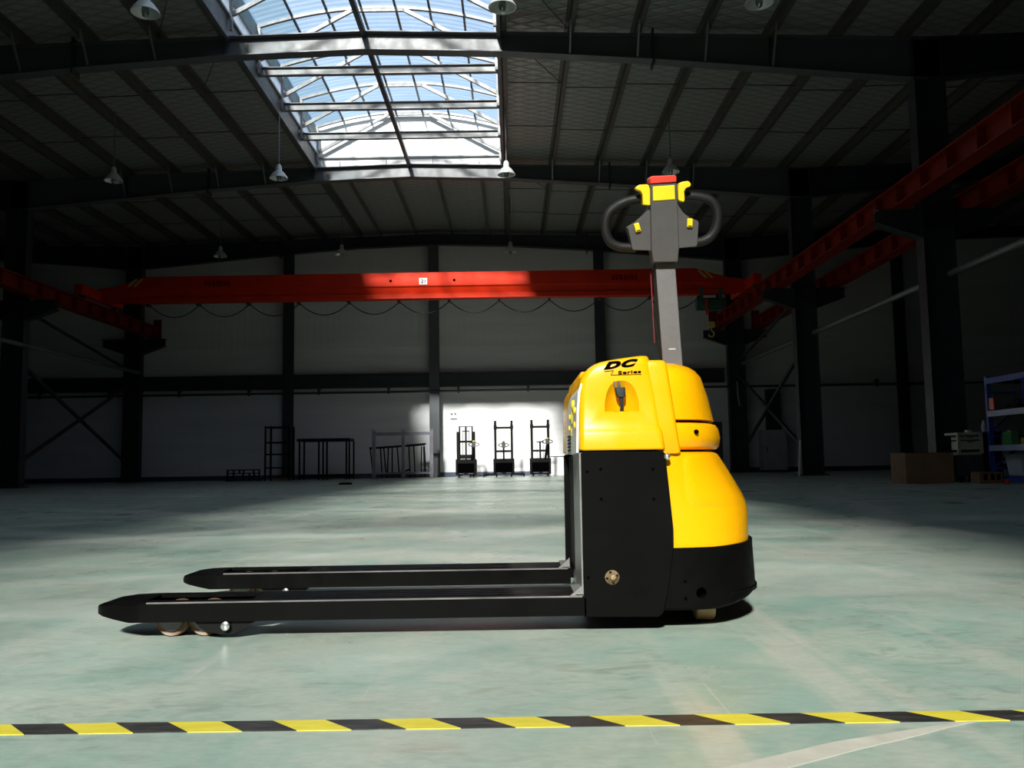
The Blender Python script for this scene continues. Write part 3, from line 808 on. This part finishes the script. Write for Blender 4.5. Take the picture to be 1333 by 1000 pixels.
co_ = MB().loft([dsec(z, xe, hw, 2.3, .35) for z, xe, hw in ((.409,.517,.285),(.411,.527,.294),(.418,.534,.299),(.44,.538,.302),(.46,.534,.300),(.470,.527,.296),(.4735,.517,.288))]).build('swivel_collar', 'yellow', pt, smooth=45)
MB().loft([dsec(z, .50, .26, 2.3, .35) for z in (.40, .485)]).build('swivel_core', 'soot', pt, smooth=40)
MB().cyl((.433, 2.055, .4505), (.433, 2.07, .4505), .0055, n=12).build('screw_hole', 'hole', co_)
ds = MB().loft([dsec(z, xe, hw, n, .34) for z, xe, hw, n in ((.176,.5925,.328,2.7),(.19,.5925,.328,2.7),(.262,.595,.327,2.6),(.283,.592,.326,2.5),(.30,.586,.325,2.45),(.36,.552,.323,2.35),(.392,.532,.322,2.3),(.400,.525,.321,2.3),(.4035,.517,.313,2.3))]).build('drive_skirt', 'yellow', pt, smooth=35)
# raised flank panel on the skirt, with a rounded lower front corner
def skirt_y(x, z):
    lv = ((.176,.5925,.328,2.7),(.19,.5925,.328,2.7),(.262,.595,.327,2.6),(.283,.592,.326,2.5),(.30,.586,.325,2.45),(.36,.552,.323,2.35),(.392,.532,.322,2.3),(.400,.525,.321,2.3))
    for a, b in zip(lv[:-1], lv[1:]):
        if a[0] <= z <= b[0]:
            k = (z-a[0])/(b[0]-a[0]); xe, hw, n = (a[i]+(b[i]-a[i])*k for i in (1, 2, 3)); break
    u = min(.999, max(0, (x-.34)/(xe-.34)))
    return YC - hw*(1-u**n)**(1/n)
vs_, nu, nv = [], 10, 10
for j in range(nv+1):
    z = .2725 + (.399-.2725)*j/nv
    for i in range(nu+1):
        xa = .392 + .022*math.exp(-((z-.2725)/.012)) ; xb = .555 - max(0, z-.29)*.55
        x = xa + (xb-xa)*i/nu
        edge = min(1, min(i, (nu-i))/1.0, (j)/1.0 if j == 0 else 1)
        vs_.append((x, skirt_y(x, z) - (.0035 if 0 < i < nu and 0 < j < nv else -.001), z))
MB().add(vs_, [(j*(nu+1)+i, j*(nu+1)+i+1, (j+1)*(nu+1)+i+1, (j+1)*(nu+1)+i) for j in range(nv) for i in range(nu)]).build('flank_panel', 'yellow', ds, smooth=50)
# black base skirt with a round hole
def bsec(z, xe, hw, n):
    return [(x, y, zz + (.030*max(0, (x-.46)/.15)**1.3 if zz < .1 else .006*max(0, (x-.46)/.15))) for x, y, zz in dsec(z, xe, hw, n, .335)]
bs = MB().loft([bsec(.046,.600,.327,2.7), bsec(.052,.6055,.333,2.7), bsec(.10,.605,.335,2.7), bsec(.17,.602,.334,2.7), bsec(.186,.602,.334,2.7)]).build('base_skirt', 'black', pt, smooth=30)
ct = MB().cyl((.423, TY0-.05, .084), (.423, TY0+.07, .084), .0125, n=24).build('cutter', 'black')
ct2 = None
bmod = bs.modifiers.new('hole', 'BOOLEAN'); bmod.operation = 'DIFFERENCE'; bmod.solver = 'EXACT'; bmod.object = ct
bpy.context.view_layer.update(); bake(bs); bpy.data.objects.remove(ct)
for x, z in ((.386, .111), (.386, .073)):
    MB().lathe([(.004, 0), (.004, .003)], (x, 2.0085, z), 'y', 10).build('bolt_hole', 'hole', bs)
# bumper lip around the end
lip = []
for i in range(19):
    t = -1.05 + 2.1*i/18
    c, s = math.cos(t), math.sin(t); n_ = 2.7
    lip.append((.335+(.604-.335)*c**(2/n_), YC+.333*math.copysign(abs(s)**(2/n_), s)))
MB().loft([[(x, y, .074), (x+.006, y, .074), (x+.006, y, .082), (x, y, .082)] for x, y in lip]).build('bumper_lip', 'black', pt, smooth=40)
# wheels below
for yy in (2.15, 2.535):
    cw = MB().lathe([(.012, -.022), (.036, -.022), (.039, -.018), (.039, .018), (.036, .022), (.012, .022)], (.455, yy, .039), 'x', 26).build('caster_wheel', 'wheel_lt', pt, smooth=40)
    MB().box(.425, .485, yy-.015, yy+.02, .035, .055).build('caster_fork', 'soot', cw)
MB().lathe([(.03, -.035), (.09, -.035), (.1, -.028), (.1, .028), (.09, .035), (.03, .035)], (.46, YC, .1), 'x', 30).build('drive_wheel', 'soot', pt, smooth=40)
# --- tiller, swung round so its head faces the aisle
ts = MB().loft([[(x0, 2.281, z), (x1, 2.281, z), (x1, 2.327, z), (x0, 2.327, z)] for z, x0, x1 in ((.56, .4005, .4525), (.91, .3855, .4385))]).build('tiller_shaft', 'cable', pt, bevel=.003)
MB().loft([[(x0, 2.277, z), (x1, 2.277, z), (x1, 2.2815, z), (x0, 2.2815, z)] for z, x0, x1 in ((.57, .4005, .4525), (.905, .3862, .4388))]).build('shaft_cover', 'shaft', ts, bevel=.002)
MB().tube([(.3862, 2.329, .70), (.3815, 2.329, .905)], .0018, 8).build('cable', 'red_dk', ts, smooth=60)  # thin dark red line along the left edge of the shaft
MB().box(.414, .432, 2.2755, 2.278, .6745, .6765).build('slot_mark', 'label', ts)
outl = [(.373,1.058),(.366,1.045),(.352,1.028),(.335,1.014),(.311,1.000),(.317,.974),(.3225,.942),(.3255,.938),(.3725,.936),(.376,.905),(.379,.902),(.441,.902),(.444,.905),(.448,.941),(.493,.945),(.497,.950),(.502,1.010),(.500,1.014),(.478,1.0235),(.462,1.036),(.450,1.054),(.446,1.066)]
top_ = [(.4445,1.113),(.4425,1.117),(.375,1.113),(.3735,1.110)]
hd = MB().prism(outl+top_, 'y', 2.262, 2.305).build('tiller_head', 'grey_head', pt, bevel=.004)
MB().loft([[(a, y, z) for a, z in pts] for y, pts in ((2.266, [(.372,1.112),(.446,1.115),(.4475,.945),(.443,.904),(.377,.904),(.372,.94)]), (2.254, [(.3730,1.111),(.4448,1.114),(.4465,.945),(.4425,.9045),(.3775,.9045),(.3732,.94)]))]).build('head_spine', 'grey_head', hd, bevel=.003)
MB().prism([(.3732,1.113),(.4440,1.117),(.4440,1.131),(.4415,1.1355),(.377,1.1335),(.3732,1.129)], 'y', 2.252, 2.308).build('emergency_cap', 'red_pl', hd, bevel=.004)
MB().prism([(.3795,1.068),(.4385,1.071),(.4385,1.109),(.3795,1.106)], 'y', 2.2520, 2.2550).build('display_plate', 'yellow_sw', hd, bevel=.002)
loopL = [(.365,1.078),(.345,1.0755),(.325,1.0725),(.306,1.067),(.284,1.056),(.266,1.041),(.2565,1.021),(.2545,.998),(.259,.976),(.270,.959),(.288,.949),(.306,.946),(.335,.944)]
loopR = [(.452,1.082),(.475,1.0815),(.498,1.080),(.521,1.076),(.540,1.069),(.5525,1.056),(.558,1.036),(.5575,1.014),(.551,.991),(.538,.972),(.520,.961),(.505,.9575),(.485,.955)]
for lp in (loopL, loopR):
    # refine the path
    pp = [Vector((x, 2.284, z)) for x, z in lp]; fine = []
    for i in range(len(pp)-1):
        a, b, c, d = pp[max(0, i-1)], pp[i], pp[i+1], pp[min(len(pp)-1, i+2)]
        for k in range(4):
            t = k/4; fine.append(.5*((2*b)+(-a+c)*t+(2*a-5*b+4*c-d)*t*t+(-a+3*b-3*c+d)*t**3))
    fine.append(pp[-1])
    MB().tube(fine, .0128, 14).build('grip', 'grip', hd, smooth=60)
swL = [(.3725,1.098),(.372,1.056),(.352,1.058),(.3505,1.086),(.346,1.0945),(.334,1.0985),(.3335,1.104),(.343,1.111),(.365,1.112),(.369,1.109)]
swR = [(.4475,1.105),(.447,1.068),(.462,1.063),(.4645,1.070),(.4640,1.092),(.469,1.100),(.481,1.104),(.4825,1.112),(.475,1.1195),(.458,1.117),(.451,1.114)]
for sw in (swL, swR):
    MB().prism(sw, 'y', 2.250, 2.278).build('butterfly_switch', 'yellow_sw', hd, bevel=.003)
for x, z, rz in ((.337, .9985, .25), (.4775, 1.0085, -.08)):
    mb = MB()
    c, s = math.cos(rz), math.sin(rz)
    def R(a, b): return (x+a*c-b*s, z+a*s+b*c)
    mb.prism([R(-.0075,-.012), R(.0075,-.012), R(.0075,.012), R(-.0075,.012)], 'y', 2.255, 2.264)
    bt = mb.build('button', 'yellow_sw', hd, bevel=.0025)
    mb = MB(); mb.prism([R(-.005,-.009), R(.005,-.009), R(.005,-.007), R(-.005,-.007)], 'y', 2.2542, 2.2552); mb.build('button_mark', 'soot', bt)

HC, HS = math.cos(math.radians(14)), math.sin(math.radians(14))      # the head leans towards the aisle
for o in [hd] + list(hd.children) + [c for k in hd.children for c in k.children]:
    for v in o.data.vertices:
        z = v.co.z; x = v.co.x + .1
        dy, dz = v.co.y + YC - 2.262, (z-.90)*.965
        v.co.y = 2.262 - YC + dy*HC - dz*HS
        v.co.x = .409 + (x-.409)*(.985-.14*max(0, dz-.05)) - .1 - .036*dz; v.co.z = .90 + dy*HS + dz*HC
# ------------------------------------------------------------------ walkie stackers against the back wall
def stacker(x0, x1, ztop_, label, style, Y=25.0):
    xm = (x0+x1)/2; w_ = x1-x0
    e_ = empty('stacker', (xm, Y, 0), label, 'stacker', 'stackers by the back wall')
    b = MB().box(x0, x1, Y-.1, Y+.35, .07, .52).build('base_body', 'soot', e_, bevel=.015)
    MB().box(x0+.06, x1-.06, Y-.112, Y-.1, .14, .40).build('service_panel', 'hole', b, bevel=.005)
    for dx in (-.13, .13):
        MB().box(xm+dx-.07, xm+dx+.07, Y-.118, Y-.108, .10, .125).build('latch_plate', 'hub', b)
    inset = .02
    for x in (x0+.045+inset, x1-.045-inset):
        z1 = ztop_ if style != 'a' else ztop_-.16
        MB().box(x-.035, x+.035, Y-.05, Y+.05, .3, z1).build('mast_rail', 'soot', e_)
        if style == 'a':
            xx = x + (.05 if x < xm else -.05)
            MB().box(xx-.02, xx+.02, Y-.03, Y+.03, .5, ztop_).build('inner_rail', 'soot', e_)
    if style == 'a':
        MB().box(x0+.09, x1-.09, Y-.03, Y+.03, ztop_-.02, ztop_).build('crossbar', 'soot', e_)
        zs = (1.02, .62, .56)
    else:
        for x in (x0+.045+inset, x1-.045-inset):
            MB().box(x-.045, x+.045, Y-.06, Y+.06, ztop_-.24, ztop_-.13).build('mast_collar', 'soot', e_)
        zs = (ztop_-.20, .73)
    for z in zs:
        MB().box(x0+.05, x1-.05, Y-.025, Y+.025, z-.03, z+.03).build('crossbar', 'soot', e_)
    if style != 'b':
        MB().box(xm-.025, xm+.025, Y-.02, Y+.02, .5, ztop_-.02 if style == 'a' else 1.0).build('lift_cylinder', 'soot', e_)
        zt = ztop_-.14 if style == 'a' else .98
        MB().box(xm-.10, xm+.10, Y-.03, Y+.01, zt-.015, zt+.015).build('chain_yoke', 'soot', e_)
        for dx in (-.09, .09):
            MB().tube([(xm+dx, Y, .5), (xm+dx, Y, zt)], .007, 6).build('chain', 'cable', e_)
    hx = {'a': xm+.23, 'b': xm, 'c': xm+.20}[style]; hz = {'a': .93, 'b': .90, 'c': .98}[style]
    hy = Y-.22
    MB().bar((xm if style == 'b' else hx-.06, Y-.1, .5), (hx, hy, hz-.05), .05, .06).build('tiller_arm', 'soot', e_)
    th = MB().loft([[(hx-a, hy-.03, z), (hx+a, hy-.03, z), (hx+a, hy+.03, z), (hx-a, hy+.03, z)] for z, a in ((hz-.08, .03), (hz, .06), (hz+.05, .045), (hz+.09, .03))]).build('tiller_head', 'grey_head', e_, bevel=.01)
    for s in (-1, 1):
        pts = [(hx+s*(.03+.12*math.sin(PI*k/8)), hy, hz+.06-.12*k/8) for k in range(9)]
        MB().tube(pts, .012, 8).build('grip', 'soot', th, smooth=60)
    MB().box(hx-.03, hx+.03, hy-.035, hy+.035, hz+.085, hz+.11).build('head_cap', 'yellow_sw' if style != 'b' else 'soot', th)
    wx = [x0+.09, x1-.09] + ([xm+.12] if style == 'a' else [])
    for x in wx:
        MB().lathe([(.015, -.022), (.048, -.022), (.052, -.016), (.052, .016), (.048, .022), (.015, .022)], (x, Y-.02, .052), 'x', 18).build('wheel', 'soot', e_, smooth=40)
    if style == 'b':
        for s in (-1, 1):
            lg = MB().box(min(xm+s*.2, xm+s*.59), max(xm+s*.2, xm+s*.59), Y-.08, Y+.02, .055, .11).build('straddle_leg', 'soot', e_, bevel=.01)
            MB().lathe([(.015, -.02), (.04, -.02), (.04, .02), (.015, .02)], (xm+s*.57, Y-.05, .04), 'x', 16).build('wheel', 'soot', lg, smooth=40)
    else:
        for s in (-1, 1):
            MB().box(xm+s*.2-.06, xm+s*.2+.06, Y+.3, Y+.95, .05, .1).build('fork', 'soot', e_, bevel=.01)
stacker(-1.62, -1.03, 1.46, 'black stacker with double mast, nearest the pale wall column', 'a')
stacker(-.55, .05, 1.60, 'black stacker with spread straddle legs, middle of the three', 'b')
stacker(.49, 1.09, 1.61, 'black stacker closest to the pallet truck, rightmost of the three', 'c')

# ------------------------------------------------------------------ steel frames on the left of the back wall
def frame_thing(name, label, cat, org): return empty(name, org, label, cat, 'bare steel frames by the back wall')
# low lattice grille
Y = 25.0
g = frame_thing('lattice_grille', 'low dark lattice grille standing on the floor, far left', 'grille', (-7.67, Y, 0))
MB().box(-8.13, -7.21, Y-.02, Y+.02, .30, .33).build('rail', 'soot', g)
for z in (.22, .12, .02): MB().box(-8.13, -7.21, Y-.015, Y+.015, z-.012, z+.012).build('rail', 'soot', g)
for x in (-8.12, -7.22): MB().box(x-.02, x+.02, Y-.02, Y+.02, 0, .33).build('post', 'soot', g)
for z, xs in ((.22, (-7.95, -7.78, -7.66, -7.38)), (.12, (-7.95, -7.68, -7.50, -7.36)), (.02, (-7.95, -7.66, -7.50, -7.37))):
    for x in xs: MB().box(x-.02, x+.02, Y-.015, Y+.015, z, z+.10).build('bar', 'soot', g)
for x in (-8.1, -7.24): MB().box(x-.02, x+.02, Y-.2, Y+.3, 0, .03).build('foot', 'soot', g)
# tall shelf frame
Y = 24.6
g = frame_thing('shelf_frame', 'tall narrow dark steel shelf frame left of a wall column', 'frame', (-6.6, Y, 0))
for x in (-6.94, -6.28):
    for y in (Y, Y+.55): MB().box(x-.022, x+.022, y-.022, y+.022, 0, 1.53).build('post', 'soot', g)
for x in (-6.78,): MB().box(x-.022, x+.022, Y-.02, Y+.02, 0, 1.53).build('post', 'soot', g)
for z in (1.50, 1.07, .74, .36):
    for y in (Y, Y+.55): MB().box(-6.96, -6.26, y-.018, y+.018, z-.02, z+.02).build('rail', 'soot', g)
    for x in (-6.94, -6.28): MB().box(x-.018, x+.018, Y, Y+.55, z-.02, z+.02).build('side_rail', 'soot', g)
MB().box(-6.9, -6.3, Y-.01, Y+.5, .03, .06).build('base_board', 'brown', g)
# table frame
Y = 24.8
g = frame_thing('table_frame', 'long dark steel table frame on thin legs right of a wall column', 'frame', (-5.3, Y, 0))
for y in (Y, Y+.7): MB().box(-6.1, -4.62, y-.03, y+.03, 1.09, 1.17).build('top_rail', 'soot', g)
for x in (-6.08, -5.38, -4.64): MB().box(x-.03, x+.03, Y, Y+.7, 1.10, 1.16).build('cross_rail', 'soot', g)
for x in (-6.03, -5.48, -5.36, -5.25, -4.7, -4.62):
    MB().box(x-.022, x+.022, Y-.022, Y+.022, 0, 1.1).build('leg', 'soot', g)
for x in (-6.06, -5.4, -4.62): MB().box(x-.022, x+.022, Y+.67, Y+.72, 0, 1.1).build('leg', 'soot', g)
MB().box(-6.06, -4.6, Y-.02, Y+.02, .05, .16).build('base_rail', 'soot', g)
MB().box(-6.06, -4.6, Y+.68, Y+.72, .05, .14).build('base_rail', 'soot', g)
# lavender frame with tall posts
Y = 25.3
g = frame_thing('goods_frame', 'wide greyish steel frame with three tall posts beside the pale column', 'frame', (-3.16, Y, 0))
for x in (-4.0, -3.15, -2.34):
    MB().box(x-.05, x+.05, Y-.04, Y+.04, 0, 1.36).build('post', 'orange', g)
    MB().box(x-.05, x-.02, Y-.04, Y+.04, 1.36, 1.43).build('post_tip', 'orange', g)
    MB().box(x+.015, x+.045, Y-.04, Y+.04, 1.36, 1.41).build('post_tip', 'orange', g)
    MB().box(x-.03, x+.03, Y-.25, Y+.08, .0, .04).build('foot', 'orange', g)
MB().box(-4.0, -2.34, Y-.03, Y+.03, 1.24, 1.33).build('top_rail', 'orange', g)
MB().box(-4.0, -2.34, Y-.03, Y+.03, .12, .18).build('base_rail', 'orange', g)
# inner trestle leaning inside
Y = 25.55
g = frame_thing('trestle_frame', 'low trestle frame with slanting thin legs inside the wide greyish frame', 'frame', (-3.3, Y, 0))
MB().bar((-4.17, Y, .88), (-2.55, Y, .97), .03, .06).build('top_bar', 'soot', g)
MB().bar((-3.4, Y+.3, .93), (-2.55, Y+.3, 1.0), .03, .05).build('top_bar', 'soot', g)
for xa, xb, ya in ((-4.15, -4.06, 0), (-4.08, -4.02, 0), (-3.85, -3.80, 0), (-3.80, -3.72, .3), (-3.62, -3.65, 0), (-3.55, -3.55, .3), (-3.36, -3.30, 0), (-3.06, -3.02, .3), (-2.88, -2.84, 0), (-2.68, -2.70, .3), (-2.62, -2.60, .3), (-2.57, -2.52, 0)):
    MB().bar((xa, Y+ya, .92), (xb, Y+ya, .02), .035, .035).build('leg', 'soot', g)
MB().bar((-4.07, Y, .12), (-3.35, Y, .12), .04, .05).build('base_bar', 'soot', g)
MB().bar((-3.35, Y, .13), (-3.0, Y, .25), .04, .05).build('kick_bar', 'soot', g)
# small loose things
o = MB().lathe([(.13, 0), (.14, .01), (.14, .035), (.09, .045)], (-3.45, 18.1, .0), 'z', 20).build('floor_disc', 'soot', smooth=40, origin=(-3.45, 18.1, 0)); tag(o, 'small dark flat disc lying alone on the far floor', 'disc')
lp = empty('display_board', (1.45, 26.5, 0), 'pale thin panel leaning on the wall beside the rightmost stacker', 'panel')
MB().loft([[(1.12, y, z), (1.62, y, z), (1.62, y+.02, z), (1.12, y+.02, z)] for y, z in ((26.45, .0), (26.62, .56))]).build('board', 'wall_low', lp)
for a, b in ((1.11, 1.13), (1.61, 1.63)):
    MB().loft([[(a, y-.012, z), (b, y-.012, z), (b, y+.024, z), (a, y+.024, z)] for y, z in ((26.45, .0), (26.62, .565))]).build('edge_strip', 'steel', lp)
MB().box(1.11, 1.63, 26.605, 26.645, .555, .575).build('edge_strip', 'steel', lp)
sg = MB().box(-1.90, -1.66, 26.685, 26.70, 1.72, 1.98).build('wall_sign', 'white', origin=(-1.78, 26.69, 1.72)); tag(sg, 'small white notice with dark pictograms on the wall above stackers', 'sign')
mb = MB()
for x in (-1.845, -1.735):
    mb.prism([(x-.035, 1.92), (x+.0, 1.945), (x+.035, 1.905), (x+.02, 1.87), (x-.01, 1.89)], 'y', 26.681, 26.685)
mb.box(-1.88, -1.68, 26.681, 26.685, 1.745, 1.775)
mb.build('pictogram', 'steel', sg)

# ------------------------------------------------------------------ right side: cabinet, box, cart, rack
ec = empty('electrical_cabinet', (7.86, 26.5, 0), 'grey electrical cabinet against the wall between the right columns', 'cabinet')
cb = MB().box(7.5, 8.22, 26.2, 26.66, .06, 1.26).build('body', 'steel_light', ec, bevel=.01)
MB().box(7.54, 8.18, 26.185, 26.2, .1, 1.22).build('door', 'steel_light', ec, bevel=.006)
MB().box(7.6, 7.63, 26.165, 26.185, .6, .75).build('handle', 'steel', cb)
MB().box(7.48, 8.24, 26.22, 26.66, 0, .06).build('plinth', 'steel', ec)
o = MB().box(7.72, 8.14, 26.4, 26.62, 1.262, 2.5).box(7.70, 8.16, 26.39, 26.62, 1.85, 1.9).build('cable_duct', 'steel', origin=(7.9, 26.5, 1.262)); tag(o, 'dark vertical cable duct rising from the grey electrical cabinet', 'duct')
o = MB().tube([(6.42, 19.72, .0), (6.52, 19.84, .8)], .022, 8).build('leaning_pole', 'white', origin=(6.42, 19.72, 0)); tag(o, 'short pale pole leaning against the second right column', 'pole')
o = MB().tube([(6.75, 26.0, 2.7), (6.75, 26.0, 2.35), (6.80, 26.02, 1.98)], .03, 8).build('drop_hose', 'pipe', origin=(6.75, 26, 2)); tag(o, 'short pale hose hanging on the far right column', 'hose')
bx = empty('cardboard_box', (6.03, 13.0, 0), 'plain brown cardboard box on the floor before the right column', 'box')
MB().box(5.68, 6.38, 12.7, 13.2, 0, .44).build('carton', 'brown', bx, bevel=.006)
MB().box(5.68, 6.028, 12.69, 13.2, .441, .447).build('flap', 'brown', bx); MB().box(6.032, 6.38, 12.69, 13.2, .441, .447).build('flap', 'brown', bx)
tc_ = empty('tool_cart', (6.62, 12.9, 0), 'dark green tool cart with cream drawer rack, beside the cardboard box', 'cart')
cb = MB().box(6.44, 6.80, 12.68, 13.1, .10, .40).build('body', 'dgreen', tc_, bevel=.01)
for x in (6.455, 6.785): MB().box(x-.018, x+.018, 12.66, 12.70, .42, .72).build('rack_side', 'cream', tc_)
MB().box(6.44, 6.80, 12.66, 13.05, .69, .725).build('top_shelf', 'cream', tc_)
MB().box(6.44, 6.80, 12.72, 13.05, .40, .44).build('lower_shelf', 'cream', tc_)
for z0, z1 in ((.62, .665), (.475, .60)):
    d_ = MB().box(6.485, 6.765, 12.68, 12.95, z0, z1).build('drawer', 'cream', tc_, bevel=.006)
    MB().box(6.58, 6.67, 12.665, 12.68, z1-.02, z1-.008).build('pull', 'steel', d_)
for x in (6.5, 6.74):
    for y in (12.75, 13.03): MB().lathe([(.02, -.015), (.05, -.015), (.05, .015), (.02, .015)], (x, y, .05), 'x', 14).build('wheel', 'soot', tc_, smooth=40)
o = MB().box(6.63, 6.70, 12.75, 12.83, .726, .765).build('parts_tray', 'white', bevel=.008, origin=(6.66, 12.79, .726)); tag(o, 'small white tray on top of the cream drawer rack', 'tray')
wbn = empty('work_cabinet', (6.97, 12.9, 0), 'black work cabinet between the tool cart and the blue rack', 'cabinet')
MB().box(6.83, 7.12, 12.75, 13.15, .08, .70).build('body', 'soot', wbn, bevel=.008); MB().box(6.81, 7.14, 12.72, 13.17, .70, .73).build('top', 'steel', wbn)
MB().box(6.86, 7.09, 12.735, 12.75, .12, .66).build('door', 'soot', wbn, bevel=.004)
for x in (6.87, 7.08):
    for y in (12.8, 13.1): MB().box(x-.02, x+.02, y-.02, y+.02, 0, .08).build('foot', 'steel', wbn)
o = MB().lathe([(.03, 0), (.035, .01), (.035, .11), (.02, .14), (.018, .17)], (6.93, 12.85, .73), 'z', 16).build('glass_jar', 'glass', smooth=40, origin=(6.93, 12.85, .73)); tag(o, 'small pale bottle standing on the black work cabinet', 'bottle')
cr_ = empty('parts_crate', (6.62, 12.25, 0), 'low orange-brown crate on the floor by the foot of blue rack', 'crate')
for y in (12.14, 12.36): MB().box(6.45, 6.75, y-.008, y+.008, .0, .16).build('side', 'brown', cr_)
for x in (6.45, 6.75): MB().box(x-.008, x+.008, 12.13, 12.37, 0, .16).build('end', 'brown', cr_)
MB().box(6.45, 6.75, 12.14, 12.36, .0, .02).build('bottom', 'brown', cr_)
for x in (6.52, 6.62, 6.70): MB().box(x-.025, x+.025, 12.125, 12.131, .05, .13).build('slot', 'hole', cr_)
o = MB().lathe([(.035, 0), (.04, .01), (.04, .05), (.03, .06)], (6.74, 12.0, 0), 'z', 14).build('paint_lid', 'red_pl', smooth=40, origin=(6.74, 12.0, 0)); tag(o, 'small round red lid on the floor beside the low crate', 'lid')
# blue rack, long side towards the aisle
rk = empty('storage_rack', (7.1, 11.9, 0), 'blue boltless storage rack with grey shelf lips at right edge', 'rack')
RX0, RX1, RY0, RY1 = 6.86, 7.40, 10.6, 12.55
for x in (RX0, RX1):
    for y in (RY0, RY1):
        p = MB().box(x-.03, x+.03, y-.025, y-.019, 0, 1.52).box(x-.03, x-.024, y-.025, y+.03, 0, 1.52).box(x+.024, x+.03, y-.025, y+.03, 0, 1.52).build('upright', 'blue', rk)
        if x == RX0:
            q = MB()
            for k in range(28): q.box(x-.0315, x-.030, y-.004, y+.010, .06+k*.05, .085+k*.05)
            q.build('slot_row', 'hole', p)
for z in (.07, .50, .99, 1.46):
    for x in (RX0, RX1):
        MB().box(x-.035 if x == RX0 else x-.02, x+.02 if x == RX0 else x+.035, RY0, RY1, z-.05, z+.03).build('shelf_beam', 'beam_gr' if z in (.50, .99) else 'blue', rk)
    if z > .1 and z < 1.4: MB().box(RX0+.02, RX1-.02, RY0, RY1, z+.0, z+.02).build('shelf_board', 'blue', rk)
for y in (RY0, RY1):
    for z in (.2, .66, 1.28): MB().bar((RX0, y, z), (RX1, y, z), .02, .03).build('tie', 'blue', rk)
    for za, zb in ((.2, .62), (.70, 1.22)): MB().bar((RX0, y, za), (RX1, y, zb), .02, .03).build('diagonal', 'blue', rk)
o = MB().box(6.95, 7.05, 12.2, 12.42, .522, .72).build('green_tin', 'green', bevel=.006, origin=(7, 12.3, .522)); tag(o, 'green tin standing on the lower shelf of the blue rack', 'tin')
MB().lathe([(.03, 0), (.03, .02)], (7.0, 12.31, .72), 'z', 12).build('cap', 'white', o)
o = MB().lathe([(.03, 0), (.035, .01), (.035, .08), (.02, .1)], (7.12, 12.2, .522), 'z', 14).build('yellow_bottle', 'yellow_sw', smooth=40, origin=(7.12, 12.2, .522)); tag(o, 'small yellow bottle on the lower shelf of the blue rack', 'bottle')
o = MB().box(7.2, 7.36, 11.9, 12.3, .522, .64).build('red_case', 'red_pl', bevel=.01, origin=(7.28, 12.1, .522)); tag(o, 'red case on the lower shelf of the blue rack', 'case')
MB().box(7.255, 7.305, 12.0, 12.2, .64, .66).build('handle', 'soot', o)
o = MB().loft([[(6.98+a, 12.05+a, z), (7.34-a, 12.05+a, z), (7.34-a, 12.45-a, z), (6.98+a, 12.45-a, z)] for z, a in ((.101, .03), (.38, 0), (.40, -.01))]).build('white_bin', 'white', bevel=.01, origin=(7.16, 12.25, .101)); tag(o, 'white plastic bin at the bottom of the blue rack', 'bin')
MB().box(6.99, 7.33, 12.04, 12.06, .06, .10).build('runner', 'white', o)
o = MB().box(6.79, 6.82, 12.3, 12.42, 1.03, 1.20).build('red_pouch', 'red_pl', bevel=.008, origin=(6.8, 12.36, 1.03)); tag(o, 'red pouch hanging on the side of the blue rack', 'pouch')
MB().tube([(6.805, 12.36, 1.2), (6.815, 12.36, 1.26), (6.825, 12.36, 1.2)], .005, 6).build('hook', 'steel', o)
o = MB().box(7.0, 7.2, 12.1, 12.4, 1.012, 1.10).build('tool_case', 'soot', bevel=.01, origin=(7.1, 12.25, 1.012)); tag(o, 'dark tool case on the upper shelf of the blue rack', 'case')
MB().tube([(7.05, 12.25, 1.10), (7.06, 12.25, 1.16), (7.14, 12.25, 1.16), (7.15, 12.25, 1.10)], .008, 8).build('handle', 'soot', o)

for o in SC.objects:
    if '_o' in o: del o['_o']
